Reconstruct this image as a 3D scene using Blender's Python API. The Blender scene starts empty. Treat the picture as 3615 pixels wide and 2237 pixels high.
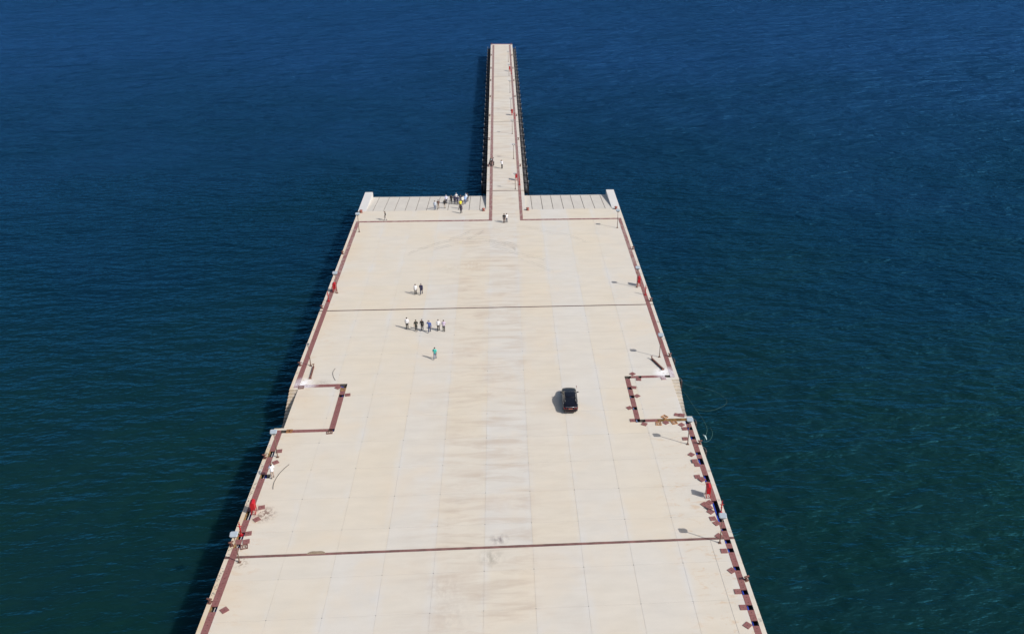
import bpy, bmesh, math, random
from mathutils import Vector, Matrix
R = math.radians
random.seed(7)
S = bpy.context.scene
COL = S.collection

# ------------------------------------------------------------------ camera
# drone 59 m above the deck; the frame is an off-centre crop, hence the lens shift
cam_d = bpy.data.cameras.new('camera')
cam = bpy.data.objects.new('camera', cam_d); COL.objects.link(cam)
cam_d.sensor_fit = 'HORIZONTAL'; cam_d.sensor_width = 36
cam_d.lens = 36 * 3150 / 3615
cam_d.shift_x = -(2015 - 1807.5) / 3615
cam_d.clip_start = 1; cam_d.clip_end = 20000
CX = Vector((0.99718477, -0.07354145, 0.01463527))
CY = Vector((-0.02100386, -0.46131825, -0.88698608))
CZ = Vector((0.07198176, 0.88418161, -0.46156419))
cam.matrix_world = Matrix(((CX.x, -CY.x, -CZ.x, 0), (CX.y, -CY.y, -CZ.y, 0), (CX.z, -CY.z, -CZ.z, 59), (0, 0, 0, 1)))
S.camera = cam

# ------------------------------------------------------------------ light
SUN_EL, SUN_AZ = R(41.5), R(-30.7)          # azimuth from +X, towards -Y
sd = Vector((math.cos(SUN_EL) * math.cos(SUN_AZ), math.cos(SUN_EL) * math.sin(SUN_AZ), math.sin(SUN_EL)))
sl = bpy.data.lights.new('sun', 'SUN'); sl.energy = 3.3; sl.angle = R(0.5); sl.color = (1, .975, .935)
so = bpy.data.objects.new('sun', sl); COL.objects.link(so)
so.rotation_euler = sd.to_track_quat('Z', 'Y').to_euler(); so.location = (40, -40, 120)
w = bpy.data.worlds.new('World'); S.world = w; w.use_nodes = True
wn = w.node_tree; bg = wn.nodes['Background']
sky = wn.nodes.new('ShaderNodeTexSky'); sky.sky_type = 'NISHITA'; sky.sun_disc = False
sky.sun_elevation = SUN_EL; sky.sun_rotation = math.pi / 2 - SUN_AZ
sky.air_density = 1.0; sky.dust_density = 2.5; sky.ozone_density = .8
wn.links.new(sky.outputs[0], bg.inputs[0]); bg.inputs[1].default_value = 0.095
S.view_settings.view_transform = 'Standard'; S.view_settings.look = 'None'
S.view_settings.exposure = .3; S.view_settings.gamma = 1
S.view_settings.use_curve_mapping = False

# ------------------------------------------------------------------ node helpers
class NT:
    def __init__(s, name):
        s.m = bpy.data.materials.new(name); s.m.use_nodes = True
        s.t = s.m.node_tree; s.b = s.t.nodes['Principled BSDF']; s._pos = None
    def n(s, typ, **kw):
        nd = s.t.nodes.new(typ)
        for k, v in kw.items(): setattr(nd, k, v)
        return nd
    def L(s, a, b): s.t.links.new(a, b)
    def pos(s):
        if not s._pos: s._pos = s.n('ShaderNodeNewGeometry').outputs['Position']
        return s._pos
    def scaled(s, sc, rot=0):
        mp = s.n('ShaderNodeMapping'); s.L(s.pos(), mp.inputs[0]); mp.inputs['Scale'].default_value = sc
        mp.inputs['Rotation'].default_value = (0, 0, rot); return mp.outputs[0]
    def noise(s, scale, detail=3, rough=.55, sc=(1, 1, 1), rot=0, dist=0):
        nd = s.n('ShaderNodeTexNoise'); s.L(s.scaled(sc, rot), nd.inputs['Vector'])
        nd.inputs['Scale'].default_value = scale; nd.inputs['Detail'].default_value = detail
        nd.inputs['Roughness'].default_value = rough; nd.inputs['Distortion'].default_value = dist
        return nd.outputs[0]
    def math(s, op, a, b=None, c=None, clamp=False):
        nd = s.n('ShaderNodeMath', operation=op); nd.use_clamp = clamp
        for i, v in enumerate((a, b, c)):
            if v is None: continue
            if isinstance(v, (int, float)): nd.inputs[i].default_value = v
            else: s.L(v, nd.inputs[i])
        return nd.outputs[0]
    def ramp(s, v, lo, hi, a=0., b=1.):
        nd = s.n('ShaderNodeMapRange'); nd.clamp = True; s.L(v, nd.inputs[0])
        for i, x in enumerate((lo, hi, a, b)): nd.inputs[1 + i].default_value = x
        return nd.outputs[0]
    def mix(s, f, a, b, typ='MIX'):
        nd = s.n('ShaderNodeMix', data_type='RGBA', blend_type=typ)
        for sock, v in ((nd.inputs[0], f), (nd.inputs[6], a), (nd.inputs[7], b)):
            if isinstance(v, (int, float)): sock.default_value = v
            elif isinstance(v, tuple): sock.default_value = (*v, 1)
            else: s.L(v, sock)
        return nd.outputs[2]
    def xyz(s):
        nd = s.n('ShaderNodeSeparateXYZ'); s.L(s.pos(), nd.inputs[0]); return nd.outputs
    def spot(s, x, y, r0, r1):
        """1 inside r0 of (x, y), 0 outside r1"""
        nd = s.n('ShaderNodeVectorMath', operation='DISTANCE')
        fl = s.n('ShaderNodeVectorMath', operation='MULTIPLY'); s.L(s.pos(), fl.inputs[0]); fl.inputs[1].default_value = (1, 1, 0)
        s.L(fl.outputs[0], nd.inputs[0]); nd.inputs[1].default_value = (x, y, 0)
        return s.ramp(nd.outputs['Value'], r0, r1, 1, 0)
    def bump(s, h, strength, dist):
        b = s.n('ShaderNodeBump'); b.inputs['Strength'].default_value = strength; b.inputs['Distance'].default_value = dist
        s.L(h, b.inputs['Height']); s.L(b.outputs[0], s.b.inputs['Normal'])
    def out(s, col=None, rough=.6, metal=0, **kw):
        if isinstance(col, tuple): s.b.inputs['Base Color'].default_value = (*col, 1)
        elif col is not None: s.L(col, s.b.inputs['Base Color'])
        if isinstance(rough, (int, float)): s.b.inputs['Roughness'].default_value = rough
        else: s.L(rough, s.b.inputs['Roughness'])
        s.b.inputs['Metallic'].default_value = metal
        for k, v in kw.items(): s.b.inputs[k].default_value = v
        return s.m
_mc = {}
def mat(col, rough=.6, metal=0, var=.12, scale=6, **kw):
    """painted / plain surface with a little procedural variation"""
    key = (col, rough, metal, var, scale, tuple(kw.items()))
    if key in _mc: return _mc[key]
    k = NT('m_%d' % len(_mc)); f = k.ramp(k.noise(scale, 4), .3, .7)
    c = k.mix(f, tuple(x * (1 - var) for x in col), tuple(min(1, x * (1 + var)) for x in col))
    _mc[key] = k.out(c, rough, metal, **kw); return _mc[key]

# ------------------------------------------------------------------ object helpers
def link(o, parent=None):
    COL.objects.link(o)
    if parent: o.parent = parent
    return o
def tag(o, label=None, cat=None, group=None, kind=None):
    for k, v in (('label', label), ('category', cat), ('group', group), ('kind', kind)):
        if v: o[k] = v
    return o
def empty(name, loc, rz=0):
    o = bpy.data.objects.new(name, None); o.empty_display_size = .3
    o.location = loc; o.rotation_euler = (0, 0, rz); return link(o)
class MB:
    def __init__(s): s.bm = bmesh.new(); s.mi = 0
    def _f(s, fs, smooth=False):
        for f in fs: f.material_index = s.mi; f.smooth = smooth
    def box(s, c, d, rz=0, M=None):
        v0 = len(s.bm.verts)
        r = bmesh.ops.create_cube(s.bm, size=1)
        T = Matrix.Translation(c) @ Matrix.Rotation(rz, 4, 'Z') @ Matrix.Diagonal((*d, 1))
        if M is not None: T = M @ T
        bmesh.ops.transform(s.bm, matrix=T, verts=r['verts'])
        fs = {f for v in r['verts'] for f in v.link_faces}; s._f(fs); return r['verts']
    def quad(s, pts, smooth=False):
        f = s.bm.faces.new([s.bm.verts.new(p) for p in pts]); s._f([f], smooth); return f
    def poly_prism(s, pts, z0, z1):
        a = [s.bm.verts.new((x, y, z0)) for x, y in pts]; b = [s.bm.verts.new((x, y, z1)) for x, y in pts]
        fs = [s.bm.faces.new(a[::-1]), s.bm.faces.new(b)]
        n = len(pts)
        for i in range(n): fs.append(s.bm.faces.new((a[i], a[(i + 1) % n], b[(i + 1) % n], b[i])))
        s._f(fs)
    def tube(s, pts, rad, seg=10, cap=True):
        pts = [Vector(p) for p in pts]
        if isinstance(rad, (int, float)): rad = [rad] * len(pts)
        rings = []
        for i, p in enumerate(pts):
            d = (pts[min(i + 1, len(pts) - 1)] - pts[max(i - 1, 0)]).normalized()
            q = d.to_track_quat('Z', 'Y')
            rings.append([s.bm.verts.new(p + q @ Vector((math.cos(a) * rad[i], math.sin(a) * rad[i], 0)))
                          for a in (2 * math.pi * k / seg for k in range(seg))])
        fs = []
        for a, b in zip(rings, rings[1:]):
            for k in range(seg): fs.append(s.bm.faces.new((a[k], a[(k + 1) % seg], b[(k + 1) % seg], b[k])))
        s._f(fs, True)
        if cap: s._f([s.bm.faces.new(rings[0][::-1]), s.bm.faces.new(rings[-1])])
    def loft(s, rings, closed=True, cap=True, smooth=True):
        vs = [[s.bm.verts.new(p) for p in r] for r in rings]; fs = []; n = len(vs[0])
        for a, b in zip(vs, vs[1:]):
            for k in range(n if closed else n - 1): fs.append(s.bm.faces.new((a[k], a[(k + 1) % n], b[(k + 1) % n], b[k])))
        s._f(fs, smooth)
        if cap: s._f([s.bm.faces.new(vs[0][::-1]), s.bm.faces.new(vs[-1])])
    def ball(s, c, r, sc=(1, 1, 1), seg=12, rings=8):
        g = bmesh.ops.create_uvsphere(s.bm, u_segments=seg, v_segments=rings, radius=r)
        bmesh.ops.transform(s.bm, matrix=Matrix.Translation(c) @ Matrix.Diagonal((*sc, 1)), verts=g['verts'])
        s._f({f for v in g['verts'] for f in v.link_faces}, True)
    def build(s, name, mats, parent=None, bevel=0, fix=True):
        if fix: bmesh.ops.recalc_face_normals(s.bm, faces=s.bm.faces)
        me = bpy.data.meshes.new(name); s.bm.to_mesh(me); s.bm.free()
        for m in (mats if isinstance(mats, (list, tuple)) else [mats]): me.materials.append(m)
        o = bpy.data.objects.new(name, me); link(o, parent)
        if bevel:
            b = o.modifiers.new('bevel', 'BEVEL'); b.width = bevel; b.segments = 2; b.limit_method = 'ANGLE'; b.angle_limit = R(50)
        return o
def copy_tree(o, parent=None):
    c = o.copy(); COL.objects.link(c); c.parent = parent
    for ch in list(o.children): copy_tree(ch, c)
    return c

# ------------------------------------------------------------------ layout (metres; deck top z = 0, water z = -4.5)
WZ = -4.5
XL, XR, YE = -26.77, 21.68, 156.6            # wide pier
JL, JR, JE = -3.36, 3.98, 316.6              # narrow jetty
TL = (-26.36, -25.72); TR = (20.65, 21.25)   # trench strips
NLs = (-2.78, -2.17); NRs = (2.82, 3.38)     # jetty strips
LANES = [-21.2, -16.47, -11.87, -7.2, -2.54, 2.06, 6.7, 11.38, 16.06]
TRV = [69.17 + 4.905 * k for k in range(10)] + [119.74 + 4.88 * k for k in range(6)] + [62.7 - 4.88 * k for k in range(0, 20)]
UL = dict(x0=-25.72, x1=-20.54, xo=-19.88, y0=86.03, y0i=86.60, y1i=95.70, y1=96.36)   # left utility loop
UR = dict(x0=20.65, x1=15.43, xo=14.82, y0=86.06, y0i=86.65, y1i=95.90, y1=96.45)
trenches = [(TL[0], TL[1], -60, 86.03), (TL[0], TL[1], 95.70, 151.0), (TR[0], TR[1], -60, 86.06), (TR[0], TR[1], 95.9, 151.0),
            (TL[1], UL['xo'], 95.70, 96.36), (UL['x1'], UL['xo'], 86.03, 96.36), (TL[0], UL['xo'], 86.03, 86.60),
            (UR['xo'], TR[0], 95.90, 96.45), (UR['xo'], UR['x1'], 86.06, 96.45), (UR['xo'], TR[1], 86.06, 86.65),
            (-26.36, -2.17, 151.0, 151.62), (2.82, 21.25, 151.0, 151.62), (-26.3, -25.3, 77.75, 78.45),
            (NLs[0], NLs[1], 151.62, JE - .9), (NRs[0], NRs[1], 151.62, JE - .9)]

# ------------------------------------------------------------------ materials
def concrete(kind):
    k = NT('concrete_' + kind); X, Y, Z = k.xyz()
    at = k.n('ShaderNodeAttribute', attribute_name='tint').outputs['Fac']
    cream, grey = (.590, .518, .410), (.566, .535, .486)
    big = k.ramp(k.noise(.09, 3), .35, .65)
    f = k.math('ADD', k.math('MULTIPLY', at, .65), k.math('MULTIPLY', big, .35), clamp=True)
    c = k.mix(f, cream, grey)
    # cloudy trowel marks across the lanes
    cl = k.ramp(k.noise(.5, 5, .6, sc=(.55, 1.5, 1)), .3, .75, .94, 1.03)
    c = k.mix(1., c, k.n('ShaderNodeCombineColor').outputs[0], 'MIX') if False else c
    def mul(c, v):
        cc = k.n('ShaderNodeCombineColor')
        for i in range(3): k.L(v, cc.inputs[i])
        return k.mix(1., c, cc.outputs[0], 'MULTIPLY')
    c = mul(c, cl)
    c = mul(c, k.ramp(k.noise(9, 3, .7), .2, .8, .965, 1.03))
    # pale bluish laitance along the long seams
    fr = k.math('ABSOLUTE', k.math('SUBTRACT', k.math('FRACT', k.math('DIVIDE', k.math('ADD', X, 21.23), 4.663)), .5))
    sm = k.math('MULTIPLY', k.ramp(fr, .34, .5), k.ramp(k.noise(.22, 5, .65, sc=(1.6, .5, 1)), .46, .62))
    c = k.mix(k.math('MULTIPLY', sm, .5), c, (.555, .55, .54))
    c = k.mix(k.math('MULTIPLY', k.ramp(k.noise(.13, 4, .6, dist=.5), .5, .68), .45), c, (.60, .505, .385))
    # trafficked lanes in the middle
    lane = k.math('MULTIPLY', k.ramp(X, -8.2, -6.2), k.ramp(X, 3.2, 1.6))
    lane = k.math('MAXIMUM', lane, k.math('MULTIPLY', k.math('MULTIPLY', k.ramp(X, -13, -9), k.ramp(X, 9, 5)), .35))
    st = k.ramp(k.noise(.35, 6, .62, sc=(.5, 2.6, 1), dist=.6), .47, .68)
    c = k.mix(k.math('MULTIPLY', k.math('MULTIPLY', lane, st), .58), c, (.44, .355, .28))
    st2 = k.ramp(k.noise(.18, 5, .6, sc=(1, 1.2, 1)), .55, .75)
    c = k.mix(k.math('MULTIPLY', k.math('MULTIPLY', lane, st2), .55), c, (.475, .385, .305))
    # oil stains by the near joint, brown patch further up
    for x, y, r, cc, a in ((-1.15, 66.9, 1.1, (.16, .13, .13), .75), (-1.9, 64.4, 1.5, (.30, .27, .22), .7), (-6.2, 60.8, 2.2, (.42, .35, .29), .5), (-5.4, 57.5, 2.6, (.45, .39, .33), .5),
                           (-5.2, 131.5, 3.0, (.46, .33, .22), .45), (-9.0, 130.5, 2.2, (.46, .38, .28), .4)):
        mk = k.math('MULTIPLY', k.spot(x, y, r * .15, r), k.ramp(k.noise(1.3, 5, .65, sc=(1.4, .8, 1)), .42, .62))
        c = k.mix(k.math('MULTIPLY', mk, a), c, cc)
    # rust runs near the edges
    edge = k.math('MAXIMUM', k.math('MULTIPLY', k.ramp(X, 14.5, 17.5), k.ramp(Y, 95, 74)), k.math('MULTIPLY', k.ramp(X, -22.5, -25.6), k.ramp(Y, 150, 95)))
    ru = k.ramp(k.noise(.75, 5, .7, sc=(.8, 1.7, 1), dist=.8), .55, .66)
    c = k.mix(k.math('MULTIPLY', k.math('MULTIPLY', edge, ru), .4), c, (.50, .30, .14))
    kerbL = k.math('MULTIPLY', k.ramp(X, -26.2, -26.45), k.ramp(k.noise(.3, 3, .5, sc=(0, 1, 0)), .42, .62))
    kerbL = k.math('MULTIPLY', kerbL, k.ramp(Y, 104, 96))
    c = k.mix(k.math('MULTIPLY', kerbL, .75), c, (.52, .41, .24))
    soft = k.math('MULTIPLY', k.ramp(X, -22.8, -25.8), k.ramp(k.noise(.12, 2), .4, .6))
    c = k.mix(k.math('MULTIPLY', soft, .45), c, (.58, .45, .31))
    dirt = k.math('MULTIPLY', k.spot(-24.55, 71.9, .3, 1.5), k.ramp(k.noise(2.6, 5, .7), .46, .56))
    c = k.mix(k.math('MULTIPLY', dirt, .9), c, (.15, .08, .06))
    dirt = k.math('MULTIPLY', k.spot(-25.1, 65.1, .1, .9), k.ramp(k.noise(3.2, 5, .7), .5, .58))
    c = k.mix(k.math('MULTIPLY', dirt, .85), c, (.2, .13, .08))
    dirt = k.math('MULTIPLY', k.spot(-22.9, 96.75, .1, 1.1), k.ramp(k.noise(3.2, 5, .7, sc=(1, 3, 1)), .45, .55))
    c = k.mix(k.math('MULTIPLY', dirt, .6), c, (.25, .2, .16))
    dirt = k.math('MULTIPLY', k.spot(1.4, 172.4, .1, 1.6), k.ramp(k.noise(1.5, 4), .45, .6))
    c = k.mix(k.math('MULTIPLY', dirt, .6), c, (.50, .31, .16))
    for x, y in ((19.9, 97.1), (-25.3, 96.7)):
        mk = k.math('MULTIPLY', k.spot(x, y, .3, 1.5), k.ramp(k.noise(1.8, 5, .65), .38, .5))
        c = k.mix(mk, c, (.8, .78, .78))
    if kind == 'edge':
        wet = k.ramp(Z, -1.2, -2.0)
        c = k.mix(k.math('MULTIPLY', wet, .75), mul(c, k.ramp(k.noise(1.2, 4, sc=(1, 1, .3)), .3, .7, .7, .9)), (.14, .125, .105))
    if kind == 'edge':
        void_shade = k.math('MULTIPLY', k.ramp(Z, -.9, -1.1), k.math('SUBTRACT', 1., k.math('MULTIPLY', k.math('MULTIPLY', k.ramp(Y, 86.8, 86.9), k.ramp(Y, 95.5, 95.4)), k.ramp(Z, -2.1, -1.9))))  # shade of an open underside painted near-black onto the solid wall
        c = k.mix(void_shade, c, (.018, .016, .015))
    k.bump(k.noise(14, 4), .25, .02)
    return k.out(c, .85)
M_DECK = concrete('deck'); M_WALL = concrete('edge')
k = NT('trench_concrete'); M_TRENCH = k.out(k.mix(k.ramp(k.noise(2, 4), .3, .7), (.07, .06, .055), (.14, .12, .10)), .9)
M_GAP = mat((.42, .40, .39), .9, 0, .2, 1)
def cover_mat():
    k = NT('cover_paint'); X, Y, Z = k.xyz()
    oi = k.n('ShaderNodeObjectInfo').outputs['Random']
    c = k.mix(oi, (.180, .062, .056), (.222, .084, .078))
    c = k.mix(k.ramp(k.noise(3, 4), .35, .7), c, (.235, .105, .095))
    # sun-bleached and chipped on the older stretches
    old = k.math('MULTIPLY', k.ramp(Y, 118, 128), k.ramp(k.noise(1.1, 6, .7, sc=(1.5, .7, 1)), .46, .60))
    c = k.mix(k.math('MULTIPLY', old, .55), c, (.40, .33, .29))
    far = k.ramp(Y, 120, 230); c = k.mix(k.math('MULTIPLY', far, .45), c, (.30, .215, .19))
    for x, y in ((20.4, 96.8), (-25.2, 96.4)):
        mk = k.math('MULTIPLY', k.spot(x, y, .9, 2.0), k.ramp(k.noise(1.6, 5, .65), .3, .5))
        c = k.mix(k.math('MULTIPLY', mk, .85), c, (.60, .55, .57))
    k.bump(k.noise(20, 3), .2, .01)
    return k.out(c, .7)
M_COVER = cover_mat()
M_HOLE = mat((.05, .025, .022)); M_CEDGE = mat((.09, .05, .045))
M_RUST = mat((.145, .060, .045), .75, 0, .35, 4); M_RUSTO = mat((.33, .15, .055), .8, 0, .5, 5)
M_POLE = mat((.19, .115, .085), .7, 0, .3, 3); M_PANEL = mat((.33, .38, .42), .5, 0, .06, 1)
M_GREY = mat((.22, .23, .25), .5, .3); M_RED = mat((.40, .008, .014), .5, 0, .15, 2); M_REDD = mat((.33, .015, .015), .6, 0, .3, 4)
M_RUBBER = mat((.028, .026, .029), .6, 0, .4, 2); M_BLACK = mat((.012, .012, .014), .5)
M_BLUE = mat((.03, .06, .42), .4, 0, .3, 2); M_WHITEP = mat((.42, .42, .42), .5, 0, .2, 2); M_CABLE = mat((.02, .02, .025), .5)
M_INK = mat((.17, .16, .15), .8, 0, .25, 8); M_YELL = mat((.27, .155, .055), .75, 0, .55, 3)
M_DARKJ = mat((.115, .072, .058), .85, 0, .4, 1.2); M_JOINT = mat((.165, .082, .072), .8, 0, .45, .9)

# ------------------------------------------------------------------ water
def water():
    k = NT('sea_water'); X, Y, Z = k.xyz()
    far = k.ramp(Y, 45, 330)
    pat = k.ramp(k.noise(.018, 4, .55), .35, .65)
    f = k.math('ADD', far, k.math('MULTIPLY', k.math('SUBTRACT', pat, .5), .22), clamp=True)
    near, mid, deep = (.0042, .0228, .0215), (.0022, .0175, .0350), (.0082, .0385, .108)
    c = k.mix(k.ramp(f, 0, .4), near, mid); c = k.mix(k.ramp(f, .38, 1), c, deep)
    # sandy / weedy mottling seen through the shallow water close by
    mot = k.math('MULTIPLY', k.ramp(k.noise(.11, 5, .6), .42, .66), k.ramp(Y, 140, 60))
    c = k.mix(k.math('MULTIPLY', mot, .55), c, (.0032, .0215, .0158))
    h1 = k.noise(.74, 4, .52, sc=(.42, 1, 1), rot=R(-10), dist=.12)
    h2 = k.noise(.21, 4, .6, sc=(.42, 1, 1), rot=R(12), dist=.3)
    h3 = k.noise(.085, 3, .5, sc=(.5, 1, 1), rot=R(-6))
    gust = k.ramp(k.noise(.012, 3, .5, sc=(.6, 1, 1)), .3, .7, .85, 1.12)
    h = k.math('ADD', k.math('MULTIPLY', h1, k.ramp(Y, 60, 220, .50, .72)), k.math('MULTIPLY', k.math('ADD', k.math('MULTIPLY', h2, 2.0), k.math('MULTIPLY', h3, 2.0)), k.ramp(Y, 60, 300, .35, 1.3)))
    h = k.math('MULTIPLY', h, gust)
    bp = k.n('ShaderNodeBump'); bp.inputs['Strength'].default_value = 1.; bp.inputs['Distance'].default_value = 1.85; k.L(h, bp.inputs['Height'])
    df = k.n('ShaderNodeSubsurfaceScattering', falloff='BURLEY'); k.L(c, df.inputs['Color']); df.inputs['Scale'].default_value = 2.2; df.inputs['Radius'].default_value = (.5, 1, 1); k.L(bp.outputs[0], df.inputs['Normal'])
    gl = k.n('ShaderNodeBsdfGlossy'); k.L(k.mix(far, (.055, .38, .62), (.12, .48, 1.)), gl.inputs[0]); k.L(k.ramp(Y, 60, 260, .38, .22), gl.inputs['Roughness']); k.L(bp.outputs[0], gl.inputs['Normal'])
    fr = k.n('ShaderNodeFresnel'); fr.inputs[0].default_value = 1.333; k.L(bp.outputs[0], fr.inputs['Normal'])
    ms = k.n('ShaderNodeMixShader'); k.L(k.math('MULTIPLY', fr.outputs[0], .68), ms.inputs[0]); k.L(df.outputs[0], ms.inputs[1]); k.L(gl.outputs[0], ms.inputs[2])
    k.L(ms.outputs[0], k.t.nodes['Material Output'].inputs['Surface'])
    return k.m
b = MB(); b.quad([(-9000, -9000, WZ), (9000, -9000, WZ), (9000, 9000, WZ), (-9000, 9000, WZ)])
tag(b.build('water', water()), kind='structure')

# ------------------------------------------------------------------ piers as height-field blocks
def breaks(*ls): return sorted({round(v, 3) for l in ls for v in l})
def block(name, rects, xs, ys, hf, mats, tintf, zbot=-6, parent=None):
    """solid whose top follows hf(x, y); None = nothing there"""
    V, F, MI, TI = [], [], [], []
    nx, ny = len(xs) - 1, len(ys) - 1
    H = [[hf((xs[i] + xs[i + 1]) / 2, (ys[j] + ys[j + 1]) / 2) for j in range(ny)] for i in range(nx)]
    def face(p, mi, t):
        b = len(V); V.extend(p); F.append((b, b + 1, b + 2, b + 3)); MI.append(mi); TI.append(t)
    for i in range(nx):
        for j in range(ny):
            h = H[i][j]
            if h is None: continue
            x0, x1, y0, y1 = xs[i], xs[i + 1], ys[j], ys[j + 1]
            t = tintf((x0 + x1) / 2, (y0 + y1) / 2)
            face([(x0, y0, h), (x1, y0, h), (x1, y1, h), (x0, y1, h)], 0 if h > -.02 else (3 if h > -.03 else (2 if round(h, 2) in (-.55, -.3, -.04) else 1)), t)
            for di, dj, e in ((-1, 0, [(x0, y1), (x0, y0)]), (1, 0, [(x1, y0), (x1, y1)]), (0, -1, [(x0, y0), (x1, y0)]), (0, 1, [(x1, y1), (x0, y1)])):
                a, c = i + di, j + dj
                g = H[a][c] if 0 <= a < nx and 0 <= c < ny else None
                g = zbot if g is None else g
                if g < h - 1e-6:
                    (ax, ay), (bx, by) = e
                    face([(ax, ay, h), (ax, ay, g), (bx, by, g), (bx, by, h)], 3 if g > -.03 and g < 0 else (2 if round(g, 2) in (-.55, -.3) else 1), .5)
    me = bpy.data.meshes.new(name); me.from_pydata(V, [], F)
    for m in mats: me.materials.append(m)
    me.polygons.foreach_set('material_index', MI)
    at = me.attributes.new('tint', 'FLOAT', 'FACE'); at.data.foreach_set('value', TI)
    me.update(); o = bpy.data.objects.new(name, me); return link(o, parent)
def lane_i(x): return sum(1 for l in LANES if x > l)
TRV.sort()
def tint(x, y):
    rnd = random.Random(lane_i(x) * 977 + sum(1 for t in TRV if y > t) // 2 * 31 + 5)
    base = {0: .35, 1: .25, 2: .15, 3: .75, 4: .2, 5: .8, 6: .1, 7: .8, 8: .25, 9: .6}[lane_i(x)]
    if y < 65.8: base = {0: .55, 1: .55, 2: .85, 3: .3, 4: .5, 5: .35, 6: .9, 7: .45, 8: .7, 9: .6}[lane_i(x)]
    if x < XL + .45 or x > XR - .45: base = .6
    return min(1, max(0, base + rnd.uniform(-.22, .22)))
STEPL = (XL, -25.72, 87.0, 95.3); STEPR = (20.70, XR, 87.0, 95.35)
NST = 9
def step_h(y, y1):
    d = y1 - y; n = int(d / .5)
    return -(.19 + .17 * n) if n < NST else -1.72
def hf_main(x, y):
    if y > YE: return None
    for a, b_, c, d in (STEPL, STEPR):
        if a < x < b_ and c < y < d: return step_h(y, d)
    for a, b_, c, d in trenches[:13]:
        if a < x < b_ and c < y < d: return -.55
    if abs(y - 65.85) < .17 or abs(y - 116.5) < .13:
        return -.04
    for l in LANES:
        if abs(x - l) < .014 and y < 151: return -.014
    if abs(x - 19.28) < .014 and y < 65.6: return -.02
    if XL + .4 < x < XR - .4 and y < 151:
        for t in TRV:
            if abs(y - t) < .008: return -.01
    if y > 151.62 and -3.0 < x < 3.6: return 0
    return 0
xs = breaks([XL, XR, 20.70, 19.266, 19.294], *[(a, b_) for a, b_, _, _ in trenches], *[(l - .014, l + .014) for l in LANES])
ys = breaks([-60, YE, 65.68, 66.02, 116.37, 116.63, 87.0, 95.3, 95.35], *[(c, d) for _, _, c, d in trenches if d <= YE], [151.62],
            *[(t - .008, t + .008) for t in TRV if t < 150], [95.3 - .5 * i for i in range(1, NST + 1)], [95.35 - .5 * i for i in range(1, NST + 1)])
pier = tag(block('pier_deck', None, xs, ys, hf_main, [M_DECK, M_WALL, M_TRENCH, M_GAP], tint), kind='structure')
def hf_j(x, y):
    for a, b_, c, d in trenches[-2:]:
        if a < x < b_ and c < y < d: return -.3
    return 0
xs = breaks([JL, JR], NLs, NRs); ys = breaks([YE + .001, JE - .9, JE], [200 + 20 * i for i in range(6)])
jetty = tag(block('jetty_deck', None, xs, ys, hf_j, [M_DECK, M_WALL, M_TRENCH, M_GAP], lambda x, y: 1. if x < -2.8 or x > 3.4 else .65 if y > 166 else .9, zbot=-1.5), kind='structure')
b = MB(); b.box((.31, (167 + JE) / 2 + .3, -3.91), (7.1, JE - 168.5, 4.8)); b.build('core_wall', M_RUBBER, jetty)  # wall under the deck widened to its edges to keep the jetty's shadow unbroken
b = MB(); b.box((.31, 162, -3.45), (7.3, 11, 3.9)); b.build('abutment', M_WALL, jetty)
# joints across the decks
def bar(name, x0, x1, y, w_, m, z=0.004, par=None, seg=.6, wob=.012):
    b = MB(); n = max(1, int((x1 - x0) / seg)); p = []
    for i in range(n + 1): p.append((x0 + (x1 - x0) * i / n, random.uniform(-wob, wob), random.uniform(-wob, wob)))
    for (xa, a0, a1), (xb, b0, b1) in zip(p, p[1:]):
        b.quad([(xa, y - w_ / 2 + a0, z), (xb, y - w_ / 2 + b0, z), (xb, y + w_ / 2 + b1, z), (xa, y + w_ / 2 + a1, z)])
    return b.build(name, m, par)
bar('expansion_joint', XL + .003, TL[0] - .003, 65.85, .28, M_JOINT, par=pier); bar('expansion_joint', TL[1] + .003, TR[0] - .003, 65.85, .33, M_JOINT, par=pier)
bar('expansion_joint', TR[1] + .003, XR - .003, 65.85, .28, M_JOINT, par=pier)
bar('expansion_joint', XL + .003, TL[0] - .003, 116.5, .2, M_DARKJ, par=pier); bar('expansion_joint', TL[1] + .003, TR[0] - .003, 116.5, .25, M_DARKJ, par=pier)
bar('expansion_joint', TR[1] + .003, XR - .003, 116.5, .2, M_DARKJ, par=pier)
for y, ww in ((167.02, .3), (217.35, .22), (267.36, .22)):
    for x0, x1 in ((JL + .003, NLs[0] - .004), (NLs[1] + .004, NRs[0] - .004), (NRs[1] + .004, JR - .003)):
        bar('expansion_joint', x0, x1, y, ww, M_DARKJ, par=jetty)
b = MB(); b.box(((JL + JR) / 2, JE + .06, .02), (JR - JL, .12, .16)); b.build('end_kerb', mat((.42, .22, .2)), jetty)
# sand caught on the near joint
b = MB(); pts = []
for i in range(15):
    t = i / 14; x = -19.25 + 1.75 * t; hh = math.sin(math.pi * t) ** .6
    pts.append((x, 65.98 + .32 * hh * (1 + .15 * math.sin(9 * t)), .05 * hh))
for p, q in zip(pts, pts[1:]):
    b.quad([(p[0], 65.86, .006), (q[0], 65.86, .006), (q[0], (q[1] + 65.86) / 2, .008 + q[2]), (p[0], (p[1] + 65.86) / 2, .008 + p[2])])
    b.quad([(p[0], (p[1] + 65.86) / 2, .008 + p[2]), (q[0], (q[1] + 65.86) / 2, .008 + q[2]), (q[0], q[1], .005), (p[0], p[1], .005)])
tag(b.build('sand_heap', mat((.25, .19, .13), .95, 0, .2, 8)), 'low heap of grey brown sand lying along the nearer expansion joint', 'sand', kind='stuff')
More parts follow.
